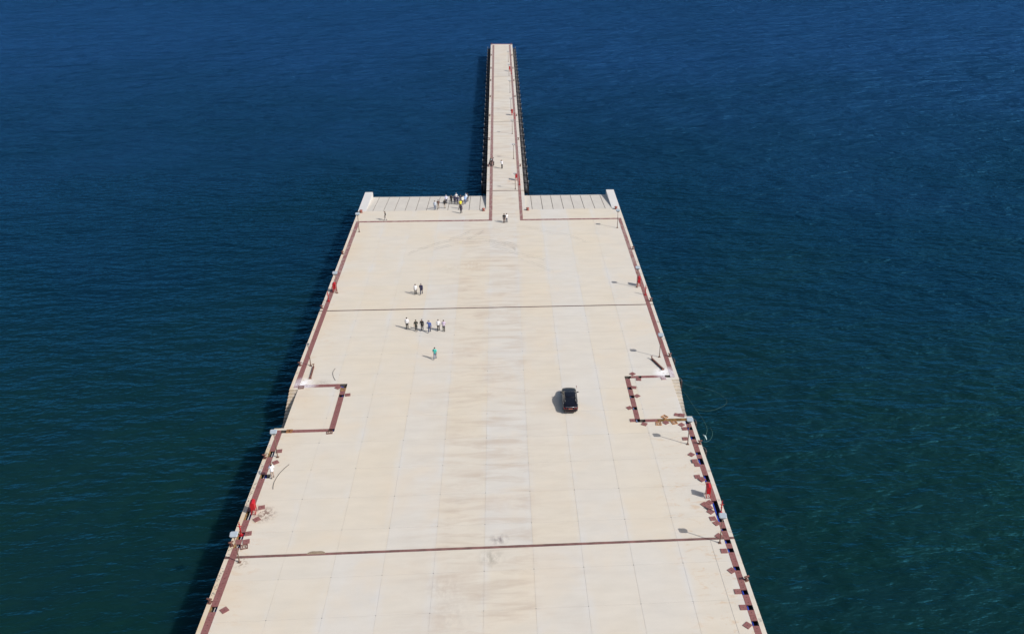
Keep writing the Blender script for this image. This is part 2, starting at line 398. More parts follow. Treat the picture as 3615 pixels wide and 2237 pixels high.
# small bolts where slab joints cross
b = MB()
for t in TRV:
    if t > 45 and t < 115:
        for l in LANES:
            b.mi = 0; a = .035 + random.random() * .02
            b.poly_prism([(l + a * math.cos(q * math.pi / 3), t + a * math.sin(q * math.pi / 3)) for q in range(6)], -.01, .008)
b.build('joint_plug', mat((.13, .12, .11)), pier)

# ------------------------------------------------------------------ ramps and side walls
def ramp(name, x0, x1, cuts):
    b = MB(); y0, y1 = YE + .08, 166.95; z1 = -1.0
    zz = lambda y: -.02 + (y - y0) / (y1 - y0) * (z1 + .02)
    b.mi = 1
    v = [(x0, y0 - .08, -.1), (x1, y0 - .08, -.1), (x1, y1, z1 - .08), (x0, y1, z1 - .08)]
    lo = [(p[0], p[1], -5.4) for p in v]
    b.quad(v)
    for i in range(4): b.quad([v[i], v[(i + 1) % 4], lo[(i + 1) % 4], lo[i]])
    e = [x0] + cuts + [x1]
    b.mi = 0
    for i in range(len(e) - 1):
        a, c = e[i] + (.05 if i else 0), e[i + 1] - (.05 if i < len(e) - 2 else 0)
        t = [(a, y0, zz(y0)), (c, y0, zz(y0)), (c, y1 - .35, zz(y1 - .35)), (a, y1 - .35, zz(y1 - .35))]
        b.quad(t)
        for q in range(4):
            p, r = t[q], t[(q + 1) % 4]; b.quad([p, r, (r[0], r[1], r[2] - .1), (p[0], p[1], p[2] - .1)])
    b.quad([(x0, y1 - .33, zz(y1 - .33) + .004), (x1, y1 - .33, zz(y1 - .33) + .004), (x1, y1, zz(y1) + .004), (x0, y1, zz(y1) + .004)])
    return tag(b.build(name, [M_RAMP, M_DARKJ]), kind='structure')
k = NT('ramp_concrete'); M_RAMP = k.out(k.mix(k.ramp(k.noise(.5, 5, .6, sc=(1.5, .6, 1)), .3, .7), (.51, .47, .415), (.57, .53, .465)), .85)
ramp('ramp', -25.32, JL - .001, [-24.11 + 1.957 * i for i in range(11)])
ramp('ramp', JR + .001, 20.15, [5.23 + 1.954 * i for i in range(8)])
k = NT('wall_concrete'); M_SW = k.out(k.mix(k.ramp(k.noise(.4, 5), .3, .7), (.54, .525, .51), (.60, .58, .55)), .85)
for x0, x1, lb in ((XL, -25.322, 'thick pale concrete side wall at the outer end of the left ramp'), (20.152, XR, 'thick pale concrete side wall casting a dark triangle on the right ramp')):
    b = MB(); b.box(((x0 + x1) / 2, (YE + 167.05) / 2 + .002, -2.7), (x1 - x0, 167.05 - YE, 5.4)); tag(b.build('side_wall', M_SW), lb, 'wall')

# ------------------------------------------------------------------ pipes and cables in the trenches
def pipe(name, pts, r, m, label, cat='pipe', grp=None):
    b = MB(); b.tube(pts, r, 8); return tag(b.build(name, m), label, cat, grp)
wob = lambda x, y0, y1, z, a=.03: [(x + random.uniform(-a, a), y0 + (y1 - y0) * i / 30, z + random.uniform(-a, a) * .5) for i in range(31)]
pipe('water_pipe', wob(20.83, 45, 85.9, -.3), .085, M_BLUE, 'blue pipe running inside the right hand service trench, seen in its open pits')
pipe('cable', wob(20.99, 45, 85.9, -.42), .04, M_CABLE, 'black cable beside the blue pipe in the right trench', 'cable')
pipe('cable', wob(21.12, 45, 85.9, -.40), .04, M_CABLE, 'black cable along the seaward wall of the right trench', 'cable')
pipe('water_pipe', wob(-25.86, 45, 85.9, -.3), .075, M_BLUE, 'blue pipe running inside the left hand service trench')
pipe('water_pipe', wob(-26.07, 45, 85.9, -.34), .06, M_WHITEP, 'pale grey pipe running inside the left hand service trench')
pipe('water_pipe', [(-25.6, 96.1, -.3), (-20.5, 96.1, -.3), (-20.15, 95.7, -.3), (-20.1, 86.4, -.3)], .07, M_BLUE, 'blue pipe turning the corner of the left square trench')
pipe('water_pipe', [(20.8, 86.25, -.28), (15.3, 86.22, -.28), (15.05, 86.6, -.28), (15.0, 95.9, -.28)], .07, mat((.2, .27, .5)), 'blue grey pipe along the near side of the right square trench')
# orange edge angle in the left pits
b = MB()
for y0, y1 in ((50, 86),): b.box((-26.31, (y0 + y1) / 2, -.12), (.09, y1 - y0, .2))
b.build('trench_angle', M_YELL, pier)
b = MB()
for i in range(26):
    x = 17.45 + i * .137; b.box((x, 86.50, -.16), (.05 if i % 3 else .09, .26, .1))
b.box((19.2, 86.60, -.1), (3.6, .07, .12)); b.box((19.2, 86.36, -.12), (3.6, .05, .1))
tag(b.build('cable_ladder', M_YELL), 'rusty yellow cable ladder in the open near side of the right square trench', 'cable ladder')

# ------------------------------------------------------------------ trench covers
pitsR = [(85.45, 86.2), (84.19, 84.82), (82.36, 82.95), (79.42, 79.94), (77.64, 78.76), (74.63, 75.75), (68.19, 71.51), (66.89, 67.3), (65.08, 65.64), (63.85, 64.42), (61.43, 61.97), (58.35, 58.94), (56.52, 57.11), (54.71, 55.28)]
pitsL = [(81.49, 82.59), (77.75, 78.45), (71.14, 72.49), (68.31, 69.34), (67.14, 67.65), (59.07, 59.71)]
slots = []          # (cx, cy, w, l)
def runY(x0, x1, y0, y1, holes=(), pitch=.615):
    segs = []; y = y0
    for a, b_ in sorted(holes):
        if b_ < y0 or a > y1: continue
        segs.append((y, a)); y = b_
    segs.append((y, y1))
    for a, b_ in segs:
        if b_ - a < .15: continue
        n = max(1, round((b_ - a) / pitch)); s_ = (b_ - a) / n
        for i in range(n): slots.append(((x0 + x1) / 2, a + s_ * (i + .5), x1 - x0 - .02, s_ - .018))
def runX(y0, y1, x0, x1, holes=(), pitch=.63):
    segs = []; x = x0
    for a, b_ in sorted(holes):
        segs.append((x, a)); x = b_
    segs.append((x, x1))
    for a, b_ in segs:
        if b_ - a < .15: continue
        n = max(1, round((b_ - a) / pitch)); s_ = (b_ - a) / n
        for i in range(n): slots.append((a + s_ * (i + .5), (y0 + y1) / 2, s_ - .018, y1 - y0 - .02))
runY(*TR, 44, 86.06, pitsR); runY(*TR, 95.9, 151.0)
runY(*TL, 44, 86.03, pitsL); runY(*TL, 95.72, 151.0)
runX(95.72, 96.36, TL[1], UL['xo'], [(-20.75, -19.88)]); runY(UL['x1'], UL['xo'], 86.6, 95.1, [(93.31, 93.88)]); runX(86.03, 86.6, TL[0], UL['xo'], [(-25.9, -24.9), (-20.6, -19.88)])
runX(95.9, 96.45, UR['xo'], TR[0], [(14.82, 15.6), (16.6, 16.95), (20.0, 20.65)]); runY(UR['xo'], UR['x1'], 86.8, 95.8, [(88.7, 89.37), (91.32, 91.94), (93.25, 93.86)])
runX(86.06, 86.65, UR['xo'], TR[0], [(14.82, 16.0), (17.45, 20.65)])
seen = [s for s in slots if s[1] > 50.5]; near = sorted(seen, key=lambda s: s[1])[:245]; nearset = set(near)
rest = [s for s in slots if s not in nearset]
def add_cover(b, cx, cy, w_, l, z0=-.05, z1=.012, rz=0):
    b.mi = 0; b.box((cx, cy, (z0 + z1) / 2), (w_, l, z1 - z0))
    b.mi = 1; b.poly_prism([(cx + .045 * math.cos(q * math.pi / 3), cy + .045 * math.sin(q * math.pi / 3)) for q in range(6)], z1 - .004, z1 + .003)
cmesh = {}
def cover_mesh(w_, l, th=.06):
    key = (round(w_, 2), round(l, 2), th)
    if key not in cmesh:
        b = MB(); add_cover(b, 0, 0, key[0], key[1], -.05 if th == .06 else 0, .012 if th == .06 else th)
        bmesh.ops.recalc_face_normals(b.bm, faces=b.bm.faces)
        me = bpy.data.meshes.new('trench_cover'); b.bm.to_mesh(me); b.bm.free(); me.materials.append(M_COVER); me.materials.append(M_HOLE); cmesh[key] = me
    return cmesh[key]
def side_of(x, y):
    seg = 'in front of the nearer expansion joint' if y < 65.8 else 'between the nearer joint and the square loop' if y < 86.1 else 'between the square loop and the farther joint' if y < 116.5 else 'beyond the farther expansion joint'
    if x > 20.6 and (y < 86 or y > 96.4): return 'red-brown cover fitted in the right edge trench ' + seg, 'fitted covers, right edge trench ' + seg
    if x > 0: return 'red-brown cover plate fitted in the square trench loop on the right side', 'fitted covers of the right trench loop'
    if x < -25.7: return 'red-brown cover fitted in the left edge trench ' + seg, 'fitted covers, left edge trench ' + seg
    return 'red-brown cover plate fitted in the square trench loop on the left side', 'fitted covers of the left trench loop'
for cx, cy, w_, l in near:
    o = bpy.data.objects.new('trench_cover', cover_mesh(w_, l)); link(o); o.location = (cx, cy, random.uniform(-.002, .004))
    lb, g = side_of(cx, cy); tag(o, lb, 'cover plate', g)
slots = []
runX(151.0, 151.62, TL[0], -2.8); runX(151.0, 151.62, 3.4, TR[1])
runY(*NLs, 151.02, JE - .9); runY(*NRs, 151.02, JE - .9, [(288.9 - 10, 279.3)] if 0 else ())
b = MB()
for cx, cy, w_, l in rest + slots: add_cover(b, cx, cy, w_, l)
tag(b.build('trench_covers', [M_COVER, M_HOLE]), 'rows of red-brown cover plates along the far trenches and both sides of the jetty', 'cover plates', kind='stuff')

loose = [  # x, y, rotation deg, z, label
 (20.10, 85.26, 38, 0, 'loose red-brown cover, turned, nearest the lamp base at the corner of the right square trench'),
 (20.32, 84.45, 0, 0, 'loose cover lying square beside the first open pit under the corner lamp on the right'),
 (20.01, 82.47, 0, 0, 'loose cover lying square just beyond the lamp pole base on the right edge'),
 (20.12, 79.45, 44, 0, 'single diamond turned cover between the right corner lamp and the squared pair'),
 (20.25, 78.15, 0, .075, 'upper loose cover of the squared pair beyond the number 35 on the right'),
 (20.42, 77.55, 0, 0, 'lower loose cover of the squared pair beyond the number 35 on the right'),
 (20.02, 75.50, 5, 0, 'left cover of the overlapping pair just beyond the nearer red hose cabinet on the right'),
 (20.40, 74.95, 35, .065, 'turned cover lying on another just beyond the right nearer red hose cabinet'),
 (19.81, 70.93, 35, 0, 'turned loose cover, the farthest out from the trench in front of the right red cabinet'),
 (20.40, 71.20, 38, .0, 'turned loose cover lying directly in front of the legs of the right red cabinet'),
 (20.18, 70.35, 24, .07, 'loose cover on top of another one beside the long open trench on the right'),
 (20.21, 69.77, 40, 0, 'dark edged loose cover half under another beside the long open trench on the right'),
 (20.22, 68.72, 8, 0, 'small squared loose cover left of the nearest right lamp panel'),
 (20.45, 68.02, 28, 0, 'turned loose cover touching the near end of the long open trench on the right'),
 (20.25, 66.15, 40, 0, 'loose cover lying over the end of the nearer expansion joint by the right lamp pole'),
 (20.28, 64.04, 0, 0, 'loose cover with a pale stripe lying square just below the nearest lamp on the right'),
 (20.40, 61.41, 32, 0, 'turned loose cover touching the pit just beyond the nearest bollard on the right'),
 (20.34, 58.75, 0, 0, 'squared loose cover beside the first pit in front of the nearest right bollard'),
 (20.36, 56.84, 0, 0, 'squared loose cover beside the last pit but one at the bottom right'),
 (20.22, 54.78, 42, 0, 'diamond turned loose cover with pale stripe near the number 39'),
 (15.92, 96.92, 40, 0, 'dusty turned cover lying above the far left corner of the right square trench'),
 (16.53, 95.55, -8, 0, 'loose cover hanging over the inner edge of the far arm of the right square trench'),
 (15.66, 93.67, -12, 0, 'slightly turned loose cover inside the right square, beside its farthest pit'),
 (15.78, 91.70, 40, 0, 'diamond turned loose cover inside the right square, beside its middle pit'),
 (14.49, 89.12, 30, 0, 'turned loose cover left of the right square trench beside its nearest side pit'),
 (14.52, 86.45, 2, 0, 'squared loose cover sticking out left of the near corner of the right square trench'),
 (15.78, 85.62, -30, 0, 'turned loose cover in front of the near left corner of the right square trench'),
 (18.35, 85.80, 38, 0, 'greyish turned cover between two open frames in front of the yellow ladder trench'),
 (19.95, 87.35, -20, .0, 'left cover of the overlapping pair lying by the foot of the right stairs'),
 (20.50, 87.15, -14, .065, 'right cover of the overlapping pair lying by the foot of the right stairs'),
 (19.72, 95.61, 3, 0, 'whitish dusty plate below the white stain by the right square trench'),
 (-20.92, 95.45, -35, 0, 'turned loose cover inside the far corner of the left square trench'),
 (-19.46, 93.73, 8, 0, 'loose cover lying alone to the right of the left square trench'),
 (-25.29, 82.51, 6, 0, 'loose cover lying behind the lamp pole at the near side of the left square'),
 (-25.23, 80.47, 35, 0, 'turned loose cover on the left edge behind the man in the white shirt'),
 (-24.99, 72.96, 12, 0, 'loose cover lying to the right of the nearer red cabinet on the left edge'),
 (-25.06, 71.15, 40, 0, 'turned loose cover lying in rusty dirt in front of the left red cabinet'),
 (-25.38, 69.10, 10, 0, 'dark loose cover beside the pit at the foot of the nearest left red standpipe'),
 (-25.30, 67.95, 12, 0, 'small loose cover between the left standpipe and an open iron frame'),
 (-25.04, 59.21, 42, 0, 'diamond turned loose cover alone at the bottom left by a small pit'),
]
for x, y, rz, z, lb in loose:
    o = bpy.data.objects.new('loose_cover', cover_mesh(.62, .60, .058)); link(o); o.location = (x, y, .003 + z)
    o.rotation_euler = (R(random.uniform(-1, 1)) + (R(3) if z else 0), 0, R(rz)); tag(o, lb, 'cover plate', 'loose covers lifted off the trenches')
def frame_obj(x, y, rz, lb, m):
    b = MB()
    for sx in (-1, 1): b.box((sx * .3, 0, .03), (.07, .66, .06)); b.box((0, sx * .295, .031), (.53, .07, .058))
    for sx in (-1, 1): b.box((sx * .14, 0, .03), (.05, .28, .045)); b.box((0, sx * .13, .031), (.23, .04, .043))
    for sx, sy in ((-1, -1), (1, -1), (-1, 1), (1, 1)):
        b.box((sx * .21, sy * .2, .028), (.2, .03, .035), R(40 * sx * sy))
    o = b.build('cover_frame', m); o.location = (x, y, .004); o.rotation_euler[2] = R(rz); tag(o, lb, 'frame', 'open iron frames by the trenches')
frame_obj(18.40, 86.98, 40, 'rusty yellow open frame turned like a diamond beyond the yellow ladder trench', M_RUSTO)
frame_obj(17.46, 85.62, -4, 'rusty open frame lying square in front of the near arm of the right square trench', M_RUSTO)
frame_obj(19.33, 85.76, 14, 'rusty yellow open frame between a grey cover and the right hand corner lamp', M_RUSTO)
frame_obj(-25.42, 95.72, 5, 'brown open frame at the white stained far corner of the left square trench', M_RUST)
frame_obj(-20.22, 95.0, 0, 'yellowish open frame sitting in the far right corner of the left square trench', M_YELL)
frame_obj(-20.36, 85.86, 4, 'brown open frame at the near right corner of the left square trench', M_RUST)
frame_obj(-24.95, 86.32, 0, 'orange rusty open frame in the near arm of the left square trench', M_RUSTO)
frame_obj(-25.32, 67.22, 14, 'brown open frame beside the nearest left lamp pole', M_RUST)

# painted distance numbers and scribbles on the kerbs
def number(txt, x, y, rz, size=.42):
    c = bpy.data.curves.new('t', 'FONT'); c.body = txt; c.size = size; c.align_x = 'CENTER'; c.align_y = 'CENTER'; c.offset = -.004
    t = bpy.data.objects.new('t', c); COL.objects.link(t)
    bpy.context.view_layer.update()
    me = bpy.data.meshes.new_from_object(t.evaluated_get(bpy.context.evaluated_depsgraph_get()))
    bpy.data.objects.remove(t); me.materials.clear(); me.materials.append(M_INK)
    o = bpy.data.objects.new('painted_number', me); link(o, pier if y < YE else jetty); o.location = (x, y, .005); o.rotation_euler[2] = R(rz)
for t, y in ((39, 55.36), (37, 66.75), (36, 71.57), (35, 76.48), (29, 106.0), (28, 110.94), (25, 127.3), (24, 132.04), (21, 146.65)):
    number(str(t), 21.465, y, -90)
for t, y in ((29, 106.15), (30, 99.21), (28, 110.87), (24, 131.78), (25, 126.91)):
    number(str(t), -26.565, y, 90, .36)
for side, xx, rz in (('l', -3.07, 90), ('r', 3.68, -90)):
    n = 20
    for i in range(30):
        y = 172.0 + 4.87 * i
        if min(abs(y - q) for q in (182.3, 202, 222.7, 242.3, 261.5, 278, 297.5, 317)) < 1.3 or y > 314: continue
        number(str(19 - i if i < 19 else i - 10), xx, y, rz, .42)
rs = random.Random(3)
for y0, y1 in ((61.0, 64.6), (66.4, 67.1), (73.2, 76.9), (79.2, 80.6), (83.0, 83.8), (118.3, 119.4), (115.2, 116.0), (53.0, 54.0)):
    b = MB(); y = y0
    while y < y1:
        n = rs.randint(4, 7); x = rs.uniform(-26.68, -26.5); pts = [(x, y)]
        for _ in range(n): pts.append((min(-26.42, max(-26.7, pts[-1][0] + rs.uniform(-.14, .14))), pts[-1][1] + rs.uniform(-.12, .16)))
        for p, q in zip(pts, pts[1:]):
            d = Vector((q[0] - p[0], q[1] - p[1], 0));
            if d.length < .01: continue
            nn = Vector((-d.y, d.x, 0)).normalized() * .016
            b.quad([(p[0] - nn.x, p[1] - nn.y, .004), (q[0] - nn.x, q[1] - nn.y, .004), (q[0] + nn.x, q[1] + nn.y, .004), (p[0] + nn.x, p[1] + nn.y, .004)])
        y += rs.uniform(.28, .42)
    b.build('painted_scribble', M_INK, pier)
# faint tyre arcs near the ramps
k = NT('tyre_rubber'); tr = k.n('ShaderNodeBsdfTransparent'); ms = k.n('ShaderNodeMixShader')
k.L(k.ramp(k.noise(.9, 6, .75, sc=(.5, 1.5, 1)), .38, .72, .0, .34), ms.inputs[0]); k.L(tr.outputs[0], ms.inputs[1]); k.L(k.b.outputs[0], ms.inputs[2])
k.L(ms.outputs[0], k.t.nodes['Material Output'].inputs['Surface']); M_TYRE = k.out((.22, .19, .18), .9)
zt = .004
for pts, ww in (([(-15.94, 136.07), (-14.49, 137.88), (-13.33, 138.78), (-11.91, 140.01), (-9.73, 141.55), (-7.22, 142.05), (-4.67, 142.02), (-2.50, 141.44), (0.42, 140.34), (2.05, 139.14)], .22),
                ([(-11.79, 138.09), (-9.63, 139.43), (-7.16, 140.47), (-2.74, 140.46), (0.16, 139.21)], .18), ([(-9.38, 142.20), (-7.53, 143.80), (-6.04, 145.63)], .2), ([(-6.45, 142.09), (-4.84, 144.04), (-3.70, 145.72)], .2),
                ([(-2.48, 139.32), (-0.23, 137.63), (1.61, 135.99), (5.25, 134.00), (6.66, 132.73)], .15), ([(2.23, 147.96), (4.72, 147.15), (7.02, 145.31), (10.84, 143.45), (13.82, 140.31)], .12),
                ([(-2.75, 141.12), (-0.84, 140.55), (1.04, 138.86), (1.76, 137.24)], .2), ([(2.54, 133.20), (4.55, 131.63), (6.28, 129.80), (7.63, 128.31)], .12)):
    zt += .003; v = [Vector((a, c_, zt)) for a, c_ in pts]; v = [v[0]] + v + [v[-1]]; out = []
    for i in range(1, len(v) - 2):
        for t in (0, .2, .4, .6, .8):
            a, b_, c_, d = v[i - 1:i + 3]
            out.append(.5 * ((2 * b_) + (c_ - a) * t + (2 * a - 5 * b_ + 4 * c_ - d) * t * t + (-a + 3 * b_ - 3 * c_ + d) * t ** 3))
    out.append(v[-1]); b = MB()
    for p_, q_ in zip(out, out[1:]):
        n_ = Vector((-(q_ - p_).y, (q_ - p_).x, 0)).normalized() * ww / 2
        for off in (0, 1.5):
            o_ = Vector((0, off * .45, 0)); b.quad([p_ - n_ + o_, q_ - n_ + o_, q_ + n_ + o_, p_ + n_ + o_])
    b.build('tyre_mark', M_TYRE, pier)

# ------------------------------------------------------------------ lamps
def make_lamp(kind):
    r = empty('street_lamp', (0, 0, 0))
    b = MB(); b.box((0, 0, .015), (.3, .3, .03)); b.tube([(0, 0, .02), (0, 0, .35)], [.085, .065], 12); b.build('base_plate', M_POLE, r)
    b = MB(); b.tube([(0, 0, .3), (0, 0, 3.0)], [.052, .042], 12); b.build('pole', M_POLE, r)
    if kind == 'bare':
        b = MB(); b.loft([[(-.05, -.03, 3.0), (.05, -.03, 3.0), (.05, .03, 3.0), (-.05, .03, 3.0)], [(-.2, -.04, 3.2), (.2, -.04, 3.2), (.2, .04, 3.2), (-.2, .04, 3.2)], [(-.2, -.06, 3.28), (.2, -.06, 3.28), (.2, .06, 3.28), (-.2, .06, 3.28)]], smooth=False)
        b.build('lamp_bracket', M_GREY, r); return r
    b = MB()
    if kind == 'wide':
        b.loft([[(-.05, -.04, 2.95), (.05, -.04, 2.95), (.05, .04, 2.95), (-.05, .04, 2.95)],
                [(-.32, -.2, 3.2), (.32, -.2, 3.2), (.32, .2, 3.2), (-.32, .2, 3.2)],
                [(-.34, -.22, 3.26), (.34, -.22, 3.26), (.34, .22, 3.26), (-.34, .22, 3.26)]], smooth=False)
    else:
        for s_ in (-1, 1):
            b.loft([[(0, -.05, 2.95), (s_ * .06, -.05, 2.95), (s_ * .06, .05, 2.95), (0, .05, 2.95)][::s_], [(s_ * .27, -.07, 3.25), (s_ * .36, -.07, 3.25), (s_ * .36, .07, 3.25), (s_ * .27, .07, 3.25)][::s_]], smooth=False)
    b.build('lamp_bracket', M_GREY, r)
    b = MB()
    T = Matrix.Translation((0, .02, 3.36)) @ Matrix.Rotation(R(14 if kind == 'wide' else 2), 4, 'X')
    pts = [(-.36, -.22), (-.26, -.3), (.26, -.3), (.36, -.22), (.36, .22), (.26, .3), (-.26, .3), (-.36, .22)]
    if kind == 'wide':
        b.loft([[T @ Vector((x * .9, y * .9, -.12)) for x, y in pts], [T @ Vector((x, y, -.05)) for x, y in pts], [T @ Vector((x, y, .03)) for x, y in pts], [T @ Vector((x * .86, y * .86, .06)) for x, y in pts]], smooth=False)
    else:
        b.loft([[T @ Vector((x, y * .6, -.06)) for x, y in pts], [T @ Vector((x, y * .6, -.02)) for x, y in pts]], smooth=False)
    b.build('lamp_housing', M_PANEL if kind == 'wide' else M_WHITEP, r)
    b = MB(); b.box((0, 0, 3.245 if kind == 'n' else 3.24), (.3, .2, .02)); b.build('lens', mat((.6, .6, .55), .2), r)
    return r
PL = {'wide': make_lamp('wide'), 'narrow': make_lamp('n'), 'bare': make_lamp('bare')}
used = set()
def place(protos, key, x, y, rz, label, cat, group, z=0):
    p = protos[key]
    o = p if key not in used else copy_tree(p)
    used.add(key); o.location = (x, y, z); o.rotation_euler = (0, 0, rz); return tag(o, label, cat, group)
G1 = 'lamp posts along the wide pier'
for x, y, kd, lb in ((20.12, 65.2, 'wide', 'lamp post with pale panel by the right end of the nearer expansion joint'),
                     (20.1, 81.43, 'wide', 'lamp post whose panel covers the near corner of the right square trench'),
                     (20.07, 101.05, 'wide', 'lamp post on the right edge beside the fallen brown column'),
                     (20.04, 122.37, 'wide', 'lamp post standing against the farther red cabinet on the right edge'),
                     (19.98, 146.8, 'wide', 'lamp post at the right end of the wide pier near the ramp wall'),
                     (-25.24, 65.16, 'wide', 'lamp post with rusty foot by the left end of the nearer expansion joint'),
                     (-25.22, 81.44, 'wide', 'lamp post on the left edge just in front of the left square trench'),
                     (-25.21, 101.04, 'bare', 'lamp post on the left edge without a panel, only a small dark bracket on top'),
                     (-25.17, 122.3, 'wide', 'lamp post with red painted foot by the farther red cabinet on the left edge'),
                     (-25.18, 146.6, 'wide', 'lamp post at the left end of the wide pier near the ramp wall')):
    place(PL, kd, x, y, R(-4 if x > 0 else 4), lb, 'lamp post', G1)
for i, y in enumerate((167.75, 187.36, 206.66, 227.6, 247.25, 268.3, 287.7)):
    lb = ['forked lamp post at the near end of the jetty, beside its first joint', 'forked lamp post on the jetty level with the group by the left kerb', 'forked lamp post second joint side, next beyond the standing photographer',
          'forked lamp post just beyond the middle red cabinet on the jetty', 'forked lamp post alone between the two farther red cabinets of the jetty', 'forked lamp post in front of the farthest red cabinet on the jetty', 'farthest forked lamp post near the end of the jetty'][i]
    place(PL, 'narrow', 2.3, y, 0, lb, 'lamp post', 'forked lamp posts along the jetty')

# ------------------------------------------------------------------ hose cabinets
def make_cabinet():
    r = empty('hose_cabinet', (0, 0, 0)); W, D = .42, .68
    b = MB(); b.box((0, 0, .95), (W, D, .78)); b.build('body', M_RED, r, bevel=.012)
    b = MB(); w2, d2 = W / 2 + .03, D / 2 + .03
    b.loft([[(-w2, -d2, 1.342), (w2, -d2, 1.342), (0.01, -d2, 1.50), (-.01, -d2, 1.50)], [(-w2, d2, 1.342), (w2, d2, 1.342), (.01, d2, 1.50), (-.01, d2, 1.50)]], smooth=False)
    b.build('roof', M_RED, r)
    d = MB(); d.box((0, -D / 2 - .008, .95), (W - .06, .014, .70)); dd = d.build('door', M_RED, r)
    h = MB(); h.tube([(W / 2 - .07, -D / 2 - .03, .9), (W / 2 - .07, -D / 2 - .03, 1.02)], .012, 6); h.build('handle', M_REDD, dd)
    for sx in (-1, 1):
        for sy in (-1, 1):
            b = MB(); b.tube([(sx * (W / 2 - .03), sy * (D / 2 - .04), .57), (sx * (W / 2 + .02), sy * (D / 2 + .05), 0)], .024, 6); b.build('leg', M_REDD if sy > 0 else M_RED, r)
    b = MB()
    for sy in (-1, 1):
        b.tube([(-W / 2, sy * D / 2, .08), (W / 2, sy * D / 2, .08)], .018, 6)
        b.tube([(-W / 2, sy * D / 2, .1), (W / 2 - .04, sy * (D / 2 - .03), .52)], .014, 6); b.tube([(W / 2, sy * D / 2, .1), (-W / 2 + .04, sy * (D / 2 - .03), .52)], .014, 6)
    for sx in (-1, 1): b.tube([(sx * W / 2, -D / 2, .1), (sx * W / 2, D / 2, .1)], .016, 6); b.tube([(sx * W / 2, -D / 2, .12), (sx * W / 2, D / 2, .52)], .014, 6)
    b.build('brace', M_REDD, r)
    return r
PC = {'cab': make_cabinet()}
for x, y, rz, lb in ((20.42, 72.2, -3, 'red hose cabinet on legs, nearer one on the right edge, between pits and scattered covers'),
                     (-25.55, 72.2, 3, 'red hose cabinet on legs, nearer one on the left edge, in rusty dirt'),
                     (20.42, 122.95, -3, 'red hose cabinet on legs, farther one on the right edge, touching a lamp post'),
                     (-25.6, 122.8, 3, 'red hose cabinet on legs, farther one on the left edge, touching a lamp post'),
                     (2.58, 173.3, 0, 'red hose cabinet nearest on the jetty, on an orange stained patch'),
                     (2.5, 223.5, 0, 'red hose cabinet in the middle of the jetty'),
                     (2.54, 274.1, 0, 'red hose cabinet farthest out on the jetty')):
    place(PC, 'cab', x, y, R(rz), lb, 'hose cabinet', 'red hose cabinets')

# ------------------------------------------------------------------ standpipes (hydrants)
def make_stand():
    r = empty('fire_hydrant', (0, 0, 0))
    b = MB(); b.box((0, 0, .03), (.36, .34, .06)); b.tube([(0, 0, .05), (0, 0, .3)], [.13, .075], 12); b.build('base', M_RED, r)
    b = MB(); b.tube([(0, 0, .28), (0, 0, 1.35)], [.062, .055], 12); b.tube([(0, 0, .75), (0, 0, .82)], .085, 12); b.tube([(0, 0, 1.05), (0, 0, 1.12)], .085, 12); b.build('riser', M_RED, r)
    for s_ in (-1, 1):
        b = MB(); b.tube([(0, 0, 1.12), (s_ * .11, 0, 1.14), (s_ * .17, 0, 1.14)], .035, 8); b.tube([(s_ * .17, 0, 1.14), (s_ * .20, 0, 1.14)], .05, 8); b.build('outlet', M_REDD, r)
    b = MB(); b.tube([(0, 0, 1.34), (0, 0, 1.42)], .075, 10); b.tube([(0, 0, 1.42), (0, 0, 1.6)], .03, 8); b.tube([(-.09, 0, 1.6), (.09, 0, 1.6)], .022, 6); b.build('valve_wheel', M_REDD, r)
    return r
PS = {'st': make_stand()}
for x, y, lb in ((21.2, 69.48, 'red hydrant standpipe beside the long open trench and the nearest right lamp'), (-26.0, 68.9, 'bright red hydrant standpipe nearest on the left edge'),
                 (20.98, 119.7, 'red hydrant standpipe near the farther joint on the right edge'), (-26.0, 119.6, 'red hydrant standpipe near the farther joint on the left edge'),
                 (3.2, 170.4, 'red hydrant standpipe nearest on the jetty'), (3.16, 220.2, 'red hydrant standpipe in the middle of the jetty'), (3.0, 270.3, 'red hydrant standpipe farthest out on the jetty')):
    place(PS, 'st', x, y, 0, lb, 'hydrant', 'red hydrant standpipes')

# ------------------------------------------------------------------ bollards
def make_bollard(dome=False):
    r = empty('bollard', (0, 0, 0))
    if dome:
        b = MB(); b.tube([(0, 0, 0), (0, 0, .04)], .3, 16); b.build('base', M_RUST, r)
        b = MB(); b.loft([[(rr * math.cos(a), rr * math.sin(a), z) for a in (2 * math.pi * i / 16 for i in range(16))] for rr, z in ((.26, .04), (.2, .12), (.19, .26), (.30, .33), (.32, .40), (.22, .50), (.06, .54))])
        b.build('head', mat((.28, .09, .07), .7, 0, .3, 5), r)
    else:
        b = MB(); b.box((0, 0, .02), (.36, .42, .04)); b.build('base', M_RUST, r)
        b = MB(); b.tube([(0, 0, .04), (0, 0, .12), (0, 0, .30), (0, 0, .36)], [.13, .09, .09, .12], 12)
        b.loft([[(sx, .10 * c, .42 + .06 * s_ + .05 * abs(sx)) for c, s_ in ((math.cos(a), math.sin(a)) for a in (2 * math.pi * i / 10 for i in range(10)))] for sx in (-.24, -.12, 0, .12, .24)])
        b.build('head', M_RUST, r)
    return r
PB = {'bol': make_bollard(), 'dome': make_bollard(True)}
